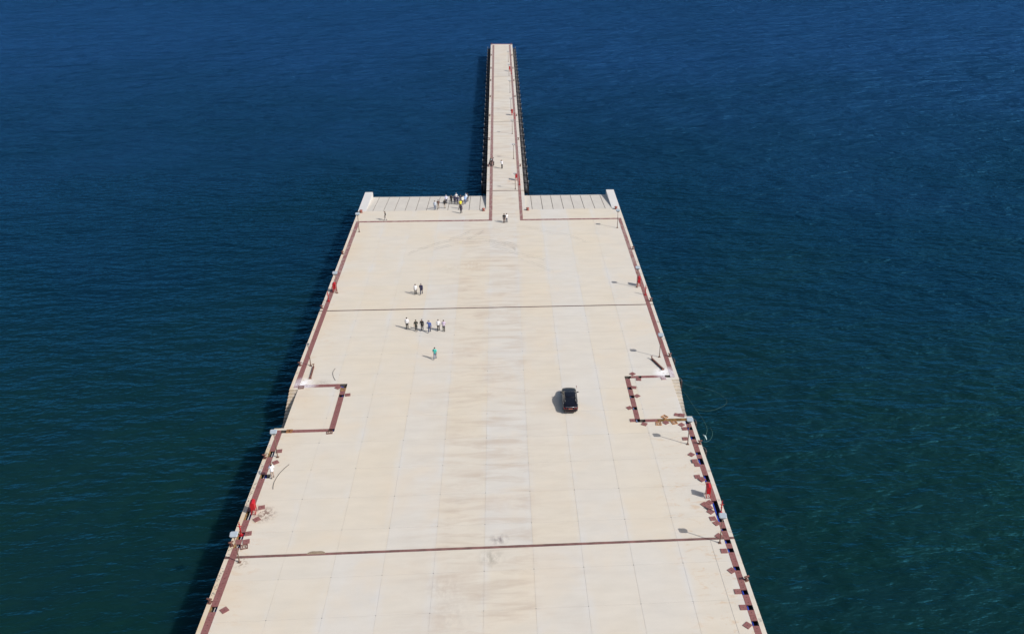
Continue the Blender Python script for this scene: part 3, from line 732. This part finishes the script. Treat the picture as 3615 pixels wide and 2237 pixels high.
for x, y, rz, lb in ((21.46, 60.15, 20, 'rusty bollard nearest the bottom on the right kerb'), (21.47, 81.44, 0, 'rusty bollard on the right kerb beside the light rope and float'),
                     (21.46, 101.15, 0, 'rusty bollard on the right kerb beside the fallen column'), (21.46, 117.6, 0, 'rusty bollard on the right kerb at the farther expansion joint'),
                     (21.45, 137.15, 0, 'rusty bollard farthest on the right kerb of the wide pier'),
                     (-26.56, 60.21, -15, 'rusty bollard nearest the bottom on the left kerb'), (-26.56, 67.5, 30, 'small brown bollard behind the nearest left lamp pole'),
                     (-26.57, 81.37, 0, 'rusty bollard on the left kerb just past the left square trench'), (-26.58, 101.16, 0, 'rusty bollard on the left kerb beside the lying brown column'),
                     (-26.57, 117.35, 0, 'rusty bollard on the left kerb at the farther expansion joint'), (-26.58, 137.05, 0, 'rusty bollard farthest on the left kerb of the wide pier')):
    place(PB, 'bol', x, y, R(rz), lb, 'bollard', 'bollards on the kerbs of the wide pier')
for x, y, lb in ((-26.1, 156.0, 'red-brown mushroom bollard at the outer corner of the left ramp'), (-3.8, 156.15, 'red-brown mushroom bollard where the left ramp meets the jetty'),
                 (4.35, 156.15, 'red-brown mushroom bollard where the right ramp meets the jetty'), (20.85, 156.2, 'red-brown mushroom bollard at the outer corner of the right ramp')):
    place(PB, 'dome', x, y, 0, lb, 'bollard', 'mushroom bollards by the ramps')
for i, y in enumerate((182.3, 202.0, 222.75, 242.3, 261.5, 278.05, 297.55, 316.2)):
    for x in (-3.08, 3.62):
        sd_ = 'left' if x < 0 else 'right'
        o = place(PB, 'bol', x, y, 0, ['first', 'second', 'third', 'fourth', 'fifth', 'sixth', 'seventh', 'eighth and farthest'][i] + ' dark bollard from the ramp end on the %s kerb of the jetty' % sd_, 'bollard', 'bollards on the %s kerb of the jetty' % sd_)

# ------------------------------------------------------------------ fenders
def make_fender(s_):
    r = empty('fender', (0, 0, 0))
    b = MB(); cz = -.25
    b.loft([[(s_ * x, rr * math.cos(a), cz + rr * math.sin(a)) for a in (2 * math.pi * i / 20 for i in range(20))] for x, rr in ((0, .85), (.15, 1.0), (.6, 1.05), (.85, .92), (.88, .5))])
    b.build('rubber_roll', M_RUBBER, r)
    b = MB(); b.box((s_ * 1.02, 0, -.55), (.2, 1.5, 2.5)); b.build('front_panel', M_BLACK, r, bevel=.03)
    b = MB(); b.tube([(s_ * 1.05, .68, .7), (s_ * 1.12, .95, 1.15)], .06, 6); b.tube([(s_ * .05, 1.0, 1.0), (s_ * .5, 1.02, .82), (s_ * 1.1, .95, 1.02)], .025, 6); b.build('chain', mat((.20, .20, .21), .6, .3), r)
    return r
PF = {'fr': make_fender(1), 'fl': make_fender(-1)}
ORD = ['first', 'second', 'third', 'fourth', 'fifth', 'sixth', 'seventh', 'eighth', 'ninth', 'tenth', 'eleventh', 'twelfth', 'thirteenth', 'fourteenth', 'fifteenth', 'sixteenth', 'seventeenth', 'eighteenth', 'nineteenth', 'twentieth'] + ['twenty-' + q for q in ('first', 'second', 'third', 'fourth', 'fifth', 'sixth', 'seventh', 'eighth', 'ninth')] + ['thirtieth']
for i in range(30):
    y = 173.9 + 4.85 * i
    place(PF, 'fr', JR + .003, y, 0, ORD[i] + ' black fender from the ramp end along the right side of the jetty', 'fender', 'fenders on the right side of the jetty', -1.75)
    place(PF, 'fl', JL - .003, y, 0, ORD[i] + ' black fender from the ramp end along the left side of the jetty', 'fender', 'fenders on the left side of the jetty', -1.75)
def make_cell():
    r = empty('quay_fender', (0, 0, 0))
    b = MB()
    for z in (-.45, -1.25): b.tube([(0, 0, z), (.34, 0, z)], .28, 12)
    b.build('rubber_cell', M_RUBBER, r)
    b = MB(); b.box((.42, 0, -.9), (.14, .62, 1.9)); b.build('front_panel', mat((.05, .035, .035), .7), r, bevel=.02)
    b = MB(); b.tube([(.02, .3, .3), (.2, .42, .22), (.45, .3, .12), (.47, -.3, .12), (.3, -.3, .16)], .028, 6); b.build('rim', mat((.13, .12, .12)), r)
    return r
PQ = {'q': make_cell()}
for y, lb in ((101.0, 'dark quay fender on the right wall beyond the stairs, where the thin rope starts'), (95.9, 'dark quay fender on the right wall at the top of the stairs'), (86.6, 'dark quay fender on the right wall below the corner lamp'), (80.9, 'dark quay fender on the right wall under the white float')):
    place(PQ, 'q', XR + .003, y, 0, lb, 'fender', 'quay fenders on the right wall', -.6)

# ------------------------------------------------------------------ fallen columns, hoses, ropes
def column(name, p, q, w_, label, cross):
    r = empty(name, (p[0], p[1], 0), math.atan2(q[1] - p[1], q[0] - p[0])); L_ = math.hypot(q[0] - p[0], q[1] - p[1])
    b = MB()
    b.box((L_ / 2, 0, .03), (L_, w_, .03)); b.box((L_ / 2, 0, w_ + .0), (L_, w_, .03)); b.box((L_ / 2, 0, w_ / 2 + .01), (L_, .05, w_ - .03))
    b.build('beam', M_RUST, r)
    b = MB(); b.box((L_ + .02, 0, w_ / 2), (.05, w_ + .14, w_ + .1)); b.build('end_plate', M_RUST, r)
    b = MB(); b.tube([(.05, 0, w_), (.0, 0, .42)], .05, 8); b.tube([(0, -.12, .43), (0, .12, .43)], .06, 8); b.build('head', M_RUST, r)
    tag(r, label, 'steel column', 'steel columns lying on the deck')
column('steel_column', (18.95, 100.55), (20.0, 97.75), .2, 'brown steel column lying slantwise beside the right square trench', 1)
column('steel_column', (-24.77, 100.65), (-24.67, 97.75), .17, 'brown steel column lying straight beside the left square trench', 1)
def hose(name, pts, r, m, label, cat, z=.03):
    pts = [Vector((x, y, z)) for x, y in pts]; out = []
    P4 = [pts[0]] + pts + [pts[-1]]
    for i in range(1, len(P4) - 2):
        for t in (0, .25, .5, .75):
            a, b_, c, d = P4[i - 1:i + 3]
            out.append(.5 * ((2 * b_) + (c - a) * t + (2 * a - 5 * b_ + 4 * c - d) * t * t + (-a + 3 * b_ - 3 * c + d) * t ** 3))
    out.append(pts[-1]); b = MB(); b.tube(out, r, 6); return tag(b.build(name, m), label, cat)
M_HOSE = mat((.10, .09, .075), .7)
hose('hose', [(-21.97, 100.14), (-22.11, 99.46), (-22.07, 98.82), (-21.82, 97.93), (-21.49, 97.20)], .028, M_HOSE, 'short dark hose bent beyond the left square trench', 'hose')
hose('hose', [(-23.70, 80.03), (-24.07, 79.32), (-24.43, 78.34), (-24.62, 77.23), (-24.62, 76.54), (-24.51, 75.85)], .032, M_HOSE, 'long dark hose curving beside the man in the white shirt', 'hose')
M_ROPE = mat((.06, .15, .135), .8)
hose('rope', [(22.67, 103.39), (23.39, 102.49), (23.74, 101.46), (24.85, 100.66), (26.56, 99.94), (27.76, 99.02), (28.50, 97.60), (28.54, 96.62), (27.84, 95.69), (26.26, 94.82), (24.99, 94.80), (24.09, 95.32)], .012, M_ROPE, 'thin green rope floating in a wide loop on the water beside the right stairs', 'rope', WZ + .02)
hose('rope', [(22.97, 99.83), (23.45, 99.02), (23.77, 97.25), (24.09, 95.32), (24.58, 92.78), (24.69, 90.87), (24.29, 89.50), (23.73, 88.00), (24.19, 88.05), (24.71, 88.60), (25.16, 89.80), (25.12, 91.04)], .019, M_ROPE, 'pale green rope floating along the right wall and ending in a small loop', 'rope', WZ + .03)
b = MB(); b.tube([(22.55, 82.6, -.3), (22.5, 83.2, -.25), (22.42, 83.9, -.5)], [.03, .09, .05], 8)
tag(b.build('float', mat((.55, .70, .68), .5)), 'pale plastic float tied above the quay fender beside the right bollard', 'float')

# ------------------------------------------------------------------ people
DG = lambda: bpy.context.evaluated_depsgraph_get()
def skin(name, verts, edges, rad, m, parent, sub=1):
    me = bpy.data.meshes.new(name); me.from_pydata([tuple(v) for v in verts], edges, [])
    o = bpy.data.objects.new(name, me); COL.objects.link(o)
    md = o.modifiers.new('s', 'SKIN'); md.use_smooth_shade = True
    if sub: sb = o.modifiers.new('d', 'SUBSURF'); sb.levels = sub; sb.render_levels = sub
    for i, sv in enumerate(me.skin_vertices[0].data):
        sv.radius = (rad[i], rad[i]) if isinstance(rad[i], (int, float)) else rad[i]; sv.use_root = (i == 0)
    bpy.context.view_layer.update()
    nm = bpy.data.meshes.new_from_object(o.evaluated_get(DG())); nm.name = name
    bpy.data.objects.remove(o); bpy.data.meshes.remove(me)
    nm.materials.clear(); nm.materials.append(m)
    for p in nm.polygons: p.use_smooth = True
    r = bpy.data.objects.new(name, nm); return link(r, parent)
SKINS = [(.42, .24, .16), (.33, .18, .11), (.50, .30, .21)]
def person(x, y, face, label, shirt, pants, group=None, hair=(.015, .012, .01), pose='stand', sleeve='short', long=0, z=0, h=1.0, walk=0., skn=0, skirt=False, open_front=None, cap=None, hold=None):
    """face: heading in degrees, 90 = towards +Y (away from the camera)"""
    r = empty('person', (x, y, z), R(face - 90)); r.scale = (h, h, h)
    V, E, RD = [], [], []
    def add(p, rad, par=None):
        V.append(Vector(p)); RD.append(rad); i = len(V) - 1
        if par is not None: E.append((par, i))
        return i
    sit = pose == 'sit'
    dz = -.48 if sit else 0
    lean = .16 if sit else .02
    pel = add((0, 0, .95 + dz), .125); bel = add((0, .01, 1.10 + dz), .118, pel); che = add((0, lean * .7, 1.30 + dz), .128, bel); sh = add((0, lean, 1.43 + dz), .085, che)
    nk = add((0, lean + .01, 1.52 + dz), .052, sh); h1 = add((0, lean + .045, 1.585 + dz), .066, nk); h2 = add((0, lean + .035, 1.655 + dz), .084, h1); h3 = add((0, lean + .02, 1.725 + dz), .066, h2)
    add((0, lean + .125, 1.63 + dz), .016, h2)                                        # nose
    for s_ in (-1, 1): add((s_ * .088, lean + .02, 1.63 + dz), .016, h2)               # ears
    st = {}
    for s_ in (-1, 1):
        S3 = Vector((s_ * .185, lean, 1.415 + dz))
        if pose == 'stand' or (pose == 'head' and s_ > 0) or (pose == 'phone' and s_ < 0) or sit:
            sw = walk * s_
            el = S3 + Vector((s_ * .07, -.03 - .12 * sw, -.28)); wr = el + Vector((s_ * .01, .07 - .12 * sw, -.24))
            if sit: el = S3 + Vector((s_ * .05, .12, -.24)); wr = el + Vector((-s_ * .03, .22, .0))
        elif pose in ('head', 'phone'):
            el = S3 + Vector((s_ * .14, .06, -.12 if pose == 'head' else -.2)); wr = Vector((s_ * .13, lean + .05, 1.6 + dz))
            if pose == 'head': wr.z = 1.70
        elif pose == 'camera':
            el = S3 + Vector((s_ * .10, .14, -.18)); wr = Vector((s_ * .08, lean + .22, 1.58 + dz))
        elif pose == 'back':
            el = S3 + Vector((s_ * .09, -.10, -.25)); wr = Vector((s_ * .04, -.17, 1.03 + dz))
        elif pose == 'front':
            el = S3 + Vector((s_ * .09, .02, -.27)); wr = Vector((s_ * .05, .2, 1.12 + dz))
        a = add(S3, .050, sh); e_ = add(el, .038, a); w_ = add(wr, .028, e_)
        d = (wr - el).normalized(); side = d.cross(Vector((0, 1, 0)))
        side = (side if side.length > .2 else Vector((1, 0, 0))).normalized()
        pm = add(wr + d * .055, .030, w_)
        for f, (ofs, ln) in enumerate(((-.030, .062), (-.011, .072), (.010, .068), (.029, .054))):
            k1 = add(wr + d * (.055 + .045) + side * ofs, .0095, pm); add(wr + d * (.06 + .045 + ln * .6) + side * ofs * 1.05 + Vector((0, .018, 0)), .0085, k1)
        t1 = add(wr + d * .05 + side * -.045 + Vector((0, .02, 0)), .011, w_); add(wr + d * .085 + side * -.058 + Vector((0, .035, 0)), .009, t1)
        hp = Vector((s_ * .09, 0, .90 + dz)); stp = walk * s_ * .26
        if sit: kn = Vector((s_ * .14, .42, .50)); an = Vector((s_ * .13, .50, .09))
        else:
            kn = Vector((s_ * .095, stp * .5 + .03 * abs(walk), .49)); an = Vector((s_ * .10, stp, .085 + (.10 * abs(walk) if stp < 0 else 0)))
            if an.y < -.1: kn.y = an.y + .14
        hh = add(hp, .082, pel); kk = add(kn, .046, hh); aa = add(an, .036, kk); add(an + Vector((0, .13, -.045)), .030, aa)
        st[s_] = (a, e_, w_, S3, el, wr, hp, kn, an)
    m_skin = mat(SKINS[skn % 3], .6, 0, .06)
    skin('body', V, E, RD, m_skin, r)
    # shirt: lofted torso with sleeves
    yc = lambda z: lean * max(0, (z - 1.0 - dz) / .43)
    b = MB(); rg = []
    for a_, c_, z_ in ((.158, .122, .90 - long), (.162, .124, .97 - long * .5), (.150, .115, 1.09), (.165, .120, 1.22), (.186, .122, 1.33), (.186, .112, 1.40), (.135, .092, 1.455), (.072, .068, 1.50)):
        z_ += dz; y_ = yc(z_)
        rg.append([(a_ * math.cos(t), y_ + c_ * math.sin(t), z_) for t in (2 * math.pi * q / 14 for q in range(14))])
    b.loft(rg)
    b.tube([st[-1][3], st[-1][3].lerp(V[sh], .5) + Vector((0, 0, .015)), V[sh] + Vector((0, 0, .005)), st[1][3].lerp(V[sh], .5) + Vector((0, 0, .015)), st[1][3]], [.072, .084, .098, .084, .072], 10)
    for s_ in (-1, 1):
        _, _, _, S3, el, wr, *_ = st[s_]
        i0 = S3 + Vector((-s_ * .05, 0, .0))
        if sleeve == 'long': b.tube([i0, S3 + Vector((s_ * .012, 0, -.02)), S3.lerp(el, .5), el, el.lerp(wr, .5), wr.lerp(el, .06)], [.062, .072, .064, .056, .047, .040], 9)
        else: b.tube([i0, S3 + Vector((s_ * .012, 0, -.02)), S3.lerp(el, .5), S3.lerp(el, .88)], [.062, .074, .068, .066], 9)
    b.build('shirt', mat(shirt, .85, 0, .10, 9), r)
    # trousers
    b = MB(); rg = []
    for a_, c_, z_ in ((.146, .112, 1.02), (.160, .122, .94), (.162, .122, .87), (.120, .10, .81)):
        z_ += dz; rg.append([(a_ * math.cos(t), c_ * math.sin(t), z_) for t in (2 * math.pi * q / 14 for q in range(14))])
    b.loft(rg)
    for s_ in (-1, 1):
        hp, kn, an = st[s_][6:]
        b.tube([hp + Vector((-s_ * .005, 0, .02)), hp.lerp(kn, .3), hp.lerp(kn, .75), kn, kn.lerp(an, .4), an + Vector((0, 0, -.01))], [.094, .094, .078, .070, .068, .056], 10)
    b.build('trousers', mat(pants, .85, 0, .12, 9), r)
    # hair and shoes
    hc = V[h2]; b = MB(); b.ball((hc.x, hc.y - .012, hc.z + .025), .104, (.95, 1.02, .92))
    bmesh.ops.delete(b.bm, geom=[q for q in b.bm.verts if q.co.y > hc.y + .055 and q.co.z < hc.z + .045 or q.co.z < hc.z - .05], context='VERTS')
    b.build('hair', mat(hair, .7, 0, .2, 20), r)
    for s_ in (-1, 1):
        an = st[s_][8]; b = MB(); b.ball((an.x, an.y + .055, max(.045, an.z - .045)), .06, (.85, 2.3, .72), 10, 6)
        b.build('shoe', mat((.03, .025, .025), .6), r)
    if cap:
        b = MB(); b.ball((hc.x, hc.y - .005, hc.z + .05), .112, (.98, 1.05, .7)); b.ball((hc.x, hc.y + .11, hc.z + .05), .075, (1, 1.1, .15)); b.build('cap', mat(cap, .8), r)
    if open_front:
        b = MB(); b.ball((0, .13, 1.26 + dz), .12, (.55, .42, 1.7), 10, 8); b.build('shirt_front', mat(open_front, .85), r)
    if skirt:
        b = MB(); b.loft([[(rr * 1.0 * math.cos(a), rr * .8 * math.sin(a), zz_) for a in (2 * math.pi * i / 14 for i in range(14))] for rr, zz_ in ((.17, 1.05), (.20, .85), (.215, .62))], cap=False)
        b.build('coat_skirt', mat(shirt, .85, 0, .10, 9), r)
    tag(r, label, 'person', group)
    if hold:
        m = r.matrix_basis
        b = MB(); b.box((0, 0, 0), (.15, .10, .10)); b.tube([(0, .05, 0), (0, .13, 0)], .038, 8); c = b.build('camera_device', M_BLACK)
        c.location = Matrix.Translation((x, y, z)) @ Matrix.Rotation(R(face - 90), 4, 'Z') @ Vector((0, lean + .29, 1.62)) * 1.0; c.rotation_euler[2] = R(face - 90)
        tag(c, hold, 'camera')
    return r
WHT = (.74, .74, .76); BLK = (.013, .012, .013); NVY = (.022, .022, .065)
g = 'six people walking in a line on the deck'
person(-13.75, 110.5, 92, 'person in white shirt and black trousers at the left end of the row of six', WHT, BLK, g, walk=.7, sleeve='long')
person(-12.45, 109.75, 96, 'person in dark olive shirt and black trousers, second from left in the row', (.035, .036, .028), BLK, g, walk=-.9)
person(-11.65, 109.9, 90, 'person in black with grey hair, third from the left in the row of six', BLK, BLK, g, walk=.8, hair=(.16, .14, .13), sleeve='long')
person(-10.6, 109.3, 92, 'person in a blue shirt and jeans with a hand raised to the head', (.06, .10, .30), (.035, .05, .12), g, pose='head', walk=1., hair=(.2, .18, .17), sleeve='long', h=1.03)
person(-9.4, 109.7, 92, 'person in a white shirt and black trousers beside the one in lilac', WHT, BLK, g, walk=.4, hair=(.1, .09, .08), sleeve='long')
person(-8.65, 109.5, 94, 'person in pale lilac shirt and black trousers at the right end of the row', (.48, .40, .52), BLK, g, walk=-.6, pose='front')
person(-9.4, 101.9, 86, 'person in a turquoise shirt and grey blue jeans walking alone towards the row of six', (.06, .46, .40), (.13, .16, .24), walk=1., h=1.0)
person(-13.45, 121.3, 92, 'person in a long white shirt and black trousers walking beside one in navy', WHT, BLK, 'two people walking beyond the row of six', walk=.4, long=.12, sleeve='long', h=.97)
person(-12.6, 121.3, 86, 'person in a navy suit walking beside one in a long white shirt', NVY, NVY, 'two people walking beyond the row of six', walk=1., sleeve='long', long=.15, hair=(.2, .18, .17), h=1.03)
person(-24.92, 77.75, 105, 'person in a white shirt and beige trousers holding a camera at the left edge', (.78, .80, .86), (.42, .33, .28), pose='camera', walk=.5, sleeve='long', hold='small black camera held up by the person in white at the left edge')
person(-21.2, 151.85, 200, 'person in a dark top, cap and pale trousers standing alone near the left ramp', (.05, .04, .035), (.50, .46, .42), walk=.8, cap=(.05, .04, .04), long=.18, sleeve='long')
person(-.03, 149.9, 90, 'person in a black shirt and brown trousers in the pair at the jetty entrance', BLK, (.10, .05, .04), 'pair at the jetty entrance', sleeve='short')
person(.40, 150.1, 92, 'person in a white shirt and dark jeans in the pair at the jetty entrance', WHT, (.04, .05, .09), 'pair at the jetty entrance', sleeve='long', pose='front', h=.97)
person(-.25, 180.8, 135, 'person in a white shirt standing on the jetty taking a photograph', (.62, .62, .66), BLK, pose='camera', sleeve='long', h=1.05, hair=(.2, .16, .12), hold='black camera held up by the photographer on the jetty')
g = 'three people by the left kerb of the jetty'
person(-2.5, 183.0, 262, 'person in black waistcoat over white shirt at the left kerb of the jetty', BLK, (.14, .11, .10), g, sleeve='long', open_front=(.8, .8, .82), h=1.04)
person(-2.0, 182.85, 150, 'person in pale grey shirt and dark trousers at the left kerb of the jetty', (.40, .37, .36), (.06, .035, .03), g, sleeve='long', pose='front')
person(-2.95, 182.6, 330, 'person in dark clothes sitting on the bollard at the left kerb of the jetty', (.03, .02, .02), (.05, .03, .03), g, pose='sit', sleeve='long')
g = 'people gathered on the left ramp'
rz_ = lambda y: -max(0, (y - 156.68)) / 10.27 * .98 - .02 if y > 156.6 else 0
for x, y, f, lb, sh_, pn, kw in (
 (-12.75, 157.1, 92, 'person in a pale grey blue shirt and jeans, leftmost on the ramp', (.42, .47, .55), (.12, .15, .22), dict(walk=.2, long=.05, sleeve='long')),
 (-12.15, 157.8, 88, 'person in a brown top and khaki trousers on the ramp', (.13, .07, .055), (.36, .29, .23), dict(pose='front')),
 (-11.0, 158.1, 95, 'person in a black jacket and beige trousers on the ramp', BLK, (.42, .36, .30), dict(sleeve='long', long=.12)),
 (-10.9, 161.4, 100, 'person in a lavender white shirt and navy trousers with grey hair on the ramp', (.60, .60, .74), (.02, .02, .05), dict(sleeve='long', hair=(.35, .34, .34))),
 (-9.93, 161.3, 90, 'person all in black standing apart with elbows out on the ramp', BLK, BLK, dict(pose='front')),
 (-9.05, 162.5, 90, 'person in a white shirt standing behind the two navy suits on the ramp', WHT, (.03, .03, .06), dict(sleeve='long', hair=(.4, .38, .38), h=1.03)),
 (-9.32, 161.1, 92, 'person in a navy suit, left one of the pair on the ramp', NVY, NVY, dict(sleeve='long', long=.14)),
 (-8.75, 160.55, 88, 'person in a navy suit, right one of the pair on the ramp', NVY, NVY, dict(sleeve='long', long=.14, h=1.03, hair=(.06, .05, .06))),
 (-8.2, 161.6, 92, 'dark haired person in dark grey beside the one in a cream shirt on the ramp', (.04, .045, .07), (.03, .03, .04), dict(sleeve='long')),
 (-7.8, 160.3, 90, 'person in a cream white shirt and grey brown trousers on the ramp', (.74, .72, .66), (.12, .10, .09), dict(sleeve='long', h=1.02)),
 (-7.35, 161.1, 92, 'person in a light blue shirt and blue jeans on the ramp', (.32, .45, .70), (.04, .06, .16), dict(sleeve='long', hair=(.03, .05, .08), h=.97)),
 (-7.2, 162.3, 88, 'person in a very pale blue shirt at the water side of the ramp', (.60, .68, .80), (.10, .12, .2), dict(sleeve='long', hair=(.45, .45, .46))),
 (-6.95, 162.7, 90, 'person in black at the right end of the group on the ramp', (.015, .015, .02), (.015, .015, .02), dict(sleeve='long', walk=.5)),
 (-8.05, 157.6, 90, 'person in a bright yellow shirt on the ramp behind one in a dark coat', (.78, .72, .06), (.05, .05, .05), dict()),
 (-7.87, 154.9, 80, 'person in a dark purple grey coat and black trousers at the foot of the ramp', (.055, .045, .07), BLK, dict(sleeve='long', walk=.6, skirt=True, h=1.02))):
    person(x, y, f, lb, sh_, pn, g, z=rz_(y), **kw)

# ------------------------------------------------------------------ car
def car(x, y, rz):
    r = empty('parked_car', (x, y, 0), rz)
    k = NT('car_paint'); paint = k.out((.005, .005, .009), .22, 0, **{'Coat Weight': .3, 'Coat Roughness': .08, 'Specular IOR Level': .3})
    glass = mat((.006, .008, .014), .1, 0, .05, **{'Specular IOR Level': .35}); chrome = mat((.55, .55, .57), .25, .9, .05)
    ST = [(-2.45, .66, .42, .80), (-2.38, .80, .30, .93), (-2.1, .88, .26, 1.00), (-1.5, .925, .25, 1.01), (-.8, .935, .25, .99), (0, .935, .25, .965), (.8, .935, .25, .94), (1.3, .925, .25, .91), (1.8, .90, .25, .84), (2.2, .82, .27, .75), (2.4, .66, .34, .66), (2.46, .50, .42, .58)]
    rings = []
    for yy, w_, z0, z1 in ST:
        hf = [(w_ * .80, z0), (w_ * .97, z0 + .08), (w_, z0 + (z1 - z0) * .45), (w_ * .985, z0 + (z1 - z0) * .72), (w_ * .93, z1 - .055), (w_ * .82, z1 - .01), (w_ * .4, z1 + .025)]
        rings.append([(a, yy, z) for a, z in hf] + [(-a, yy, z) for a, z in hf[::-1]])
    b = MB(); b.loft(rings); b.build('body', paint, r)
    # greenhouse: lower ring at belt, upper ring at roof
    def gh(pts_lo, pts_hi, m, name):
        b = MB(); b.loft([pts_lo, pts_hi], cap=True, smooth=False); return b.build(name, m, r)
    lo = [(-.77, -1.72, .985), (-.84, -.9, .98), (-.85, .3, .955), (-.79, 1.12, .93), (.79, 1.12, .93), (.85, .3, .955), (.84, -.9, .98), (.77, -1.72, .985)]
    hi = [(-.52, -1.02, 1.405), (-.60, -.6, 1.435), (-.61, .05, 1.44), (-.56, .38, 1.41), (.56, .38, 1.41), (.61, .05, 1.44), (.60, -.6, 1.435), (.52, -1.02, 1.405)]
    gh(lo, hi, glass, 'window')
    b = MB(); b.loft([[(a * 1.01, q, z + .003) for a, q, z in hi], [(a * .96, (q + .32) * .98 - .32, z + .02) for a, q, z in hi], [(a * .82, (q + .32) * .9 - .32, 1.455 + (z - 1.42) * .3) for a, q, z in hi], [(a * .45, (q + .32) * .55 - .32, 1.468) for a, q, z in hi]], smooth=True); b.build('roof', paint, r)
    for s_ in (-1, 1):
        b = MB(); b.tube([(s_ * .79, 1.16, .945), (s_ * .575, .38, 1.43), (s_ * .625, .05, 1.46), (s_ * .615, -.6, 1.452), (s_ * .535, -1.05, 1.425), (s_ * .70, -1.75, 1.03)], .032, 6); b.build('pillar', paint, r)
        b = MB(); b.tube([(s_ * .80, 1.16, .965), (s_ * .87, .3, .985), (s_ * .865, -.9, 1.005), (s_ * .79, -1.7, 1.01)], .016, 6); b.build('chrome_strip', chrome, r)
        b = MB(); b.ball((s_ * 1.02, .82, 1.0), .1, (1.15, .75, .75)); b.tube([(s_ * .86, .8, .95), (s_ * .98, .82, .97)], .03, 6); b.build('wing_mirror', paint, r)
        b = MB(); b.loft([[(s_ * .44, -2.425, .72), (s_ * .80, -2.36, .72), (s_ * .82, -2.3, .90), (s_ * .44, -2.40, .88)], [(s_ * .44, -2.47, .73), (s_ * .80, -2.42, .73), (s_ * .81, -2.36, .87), (s_ * .44, -2.45, .86)]], smooth=False); b.build('tail_light', mat((.22, .008, .012), .25), r)
        b = MB(); b.loft([[(s_ * .45, 2.38, .52), (s_ * .76, 2.26, .52), (s_ * .78, 2.18, .68), (s_ * .45, 2.36, .66)], [(s_ * .45, 2.46, .53), (s_ * .76, 2.33, .53), (s_ * .77, 2.25, .66), (s_ * .45, 2.42, .64)]], smooth=False); b.build('headlight', mat((.6, .62, .65), .1), r)
        for yy in (-1.42, 1.48):
            b = MB(); b.tube([(s_ * .70, yy, .33), (s_ * .91, yy, .33)], .33, 20); wl = b.build('wheel', M_BLACK, r)
            b = MB(); b.tube([(s_ * .90, yy, .33), (s_ * .925, yy, .33)], .2, 14); b.build('rim', chrome, wl)
        b = MB(); b.tube([(s_ * .62, -2.43, .40), (s_ * .62, -2.49, .40)], .05, 8); b.build('exhaust', chrome, r)
    b = MB(); b.tube([(-.62, -2.38, .965), (0, -2.43, .97), (.62, -2.38, .965)], .018, 6); b.build('boot_trim', chrome, r)
    b = MB(); b.ball((0, -2.42, .985), .04); b.build('badge', chrome, r)
    b = MB(); b.box((0, -2.475, .76), (.52, .02, .12)); b.build('number_plate', mat((.34, .10, .07), .5), r)
    b = MB(); b.box((0, -2.44, .40), (1.3, .12, .2)); b.build('bumper', mat((.018, .007, .008), .3), r, bevel=.04)
    b = MB(); b.tube([(-.5, .4, 1.447), (-.5, .42, 1.45)], .01, 4)
    b.bm.free()
    b = MB(); b.tube([(.90, 1.95, .8), (.92, 2.0, 1.25)], .009, 5); fp = b.build('flag_pole', chrome, r)
    b = MB(); b.loft([[(.92, 1.99, 1.22), (.92, 1.98, 1.03)], [(.97, 1.9, 1.19), (.95, 1.9, 1.0)], [(.93, 1.80, 1.18), (.95, 1.79, 1.0)], [(.98, 1.7, 1.14), (.96, 1.7, .97)]], closed=False, cap=False); b.build('flag', mat((.6, .03, .05), .8), fp)
    tag(r, 'black saloon car with small red flag driving alone on the right half of the deck', 'car')
car(7.40, 90.62, R(-1))
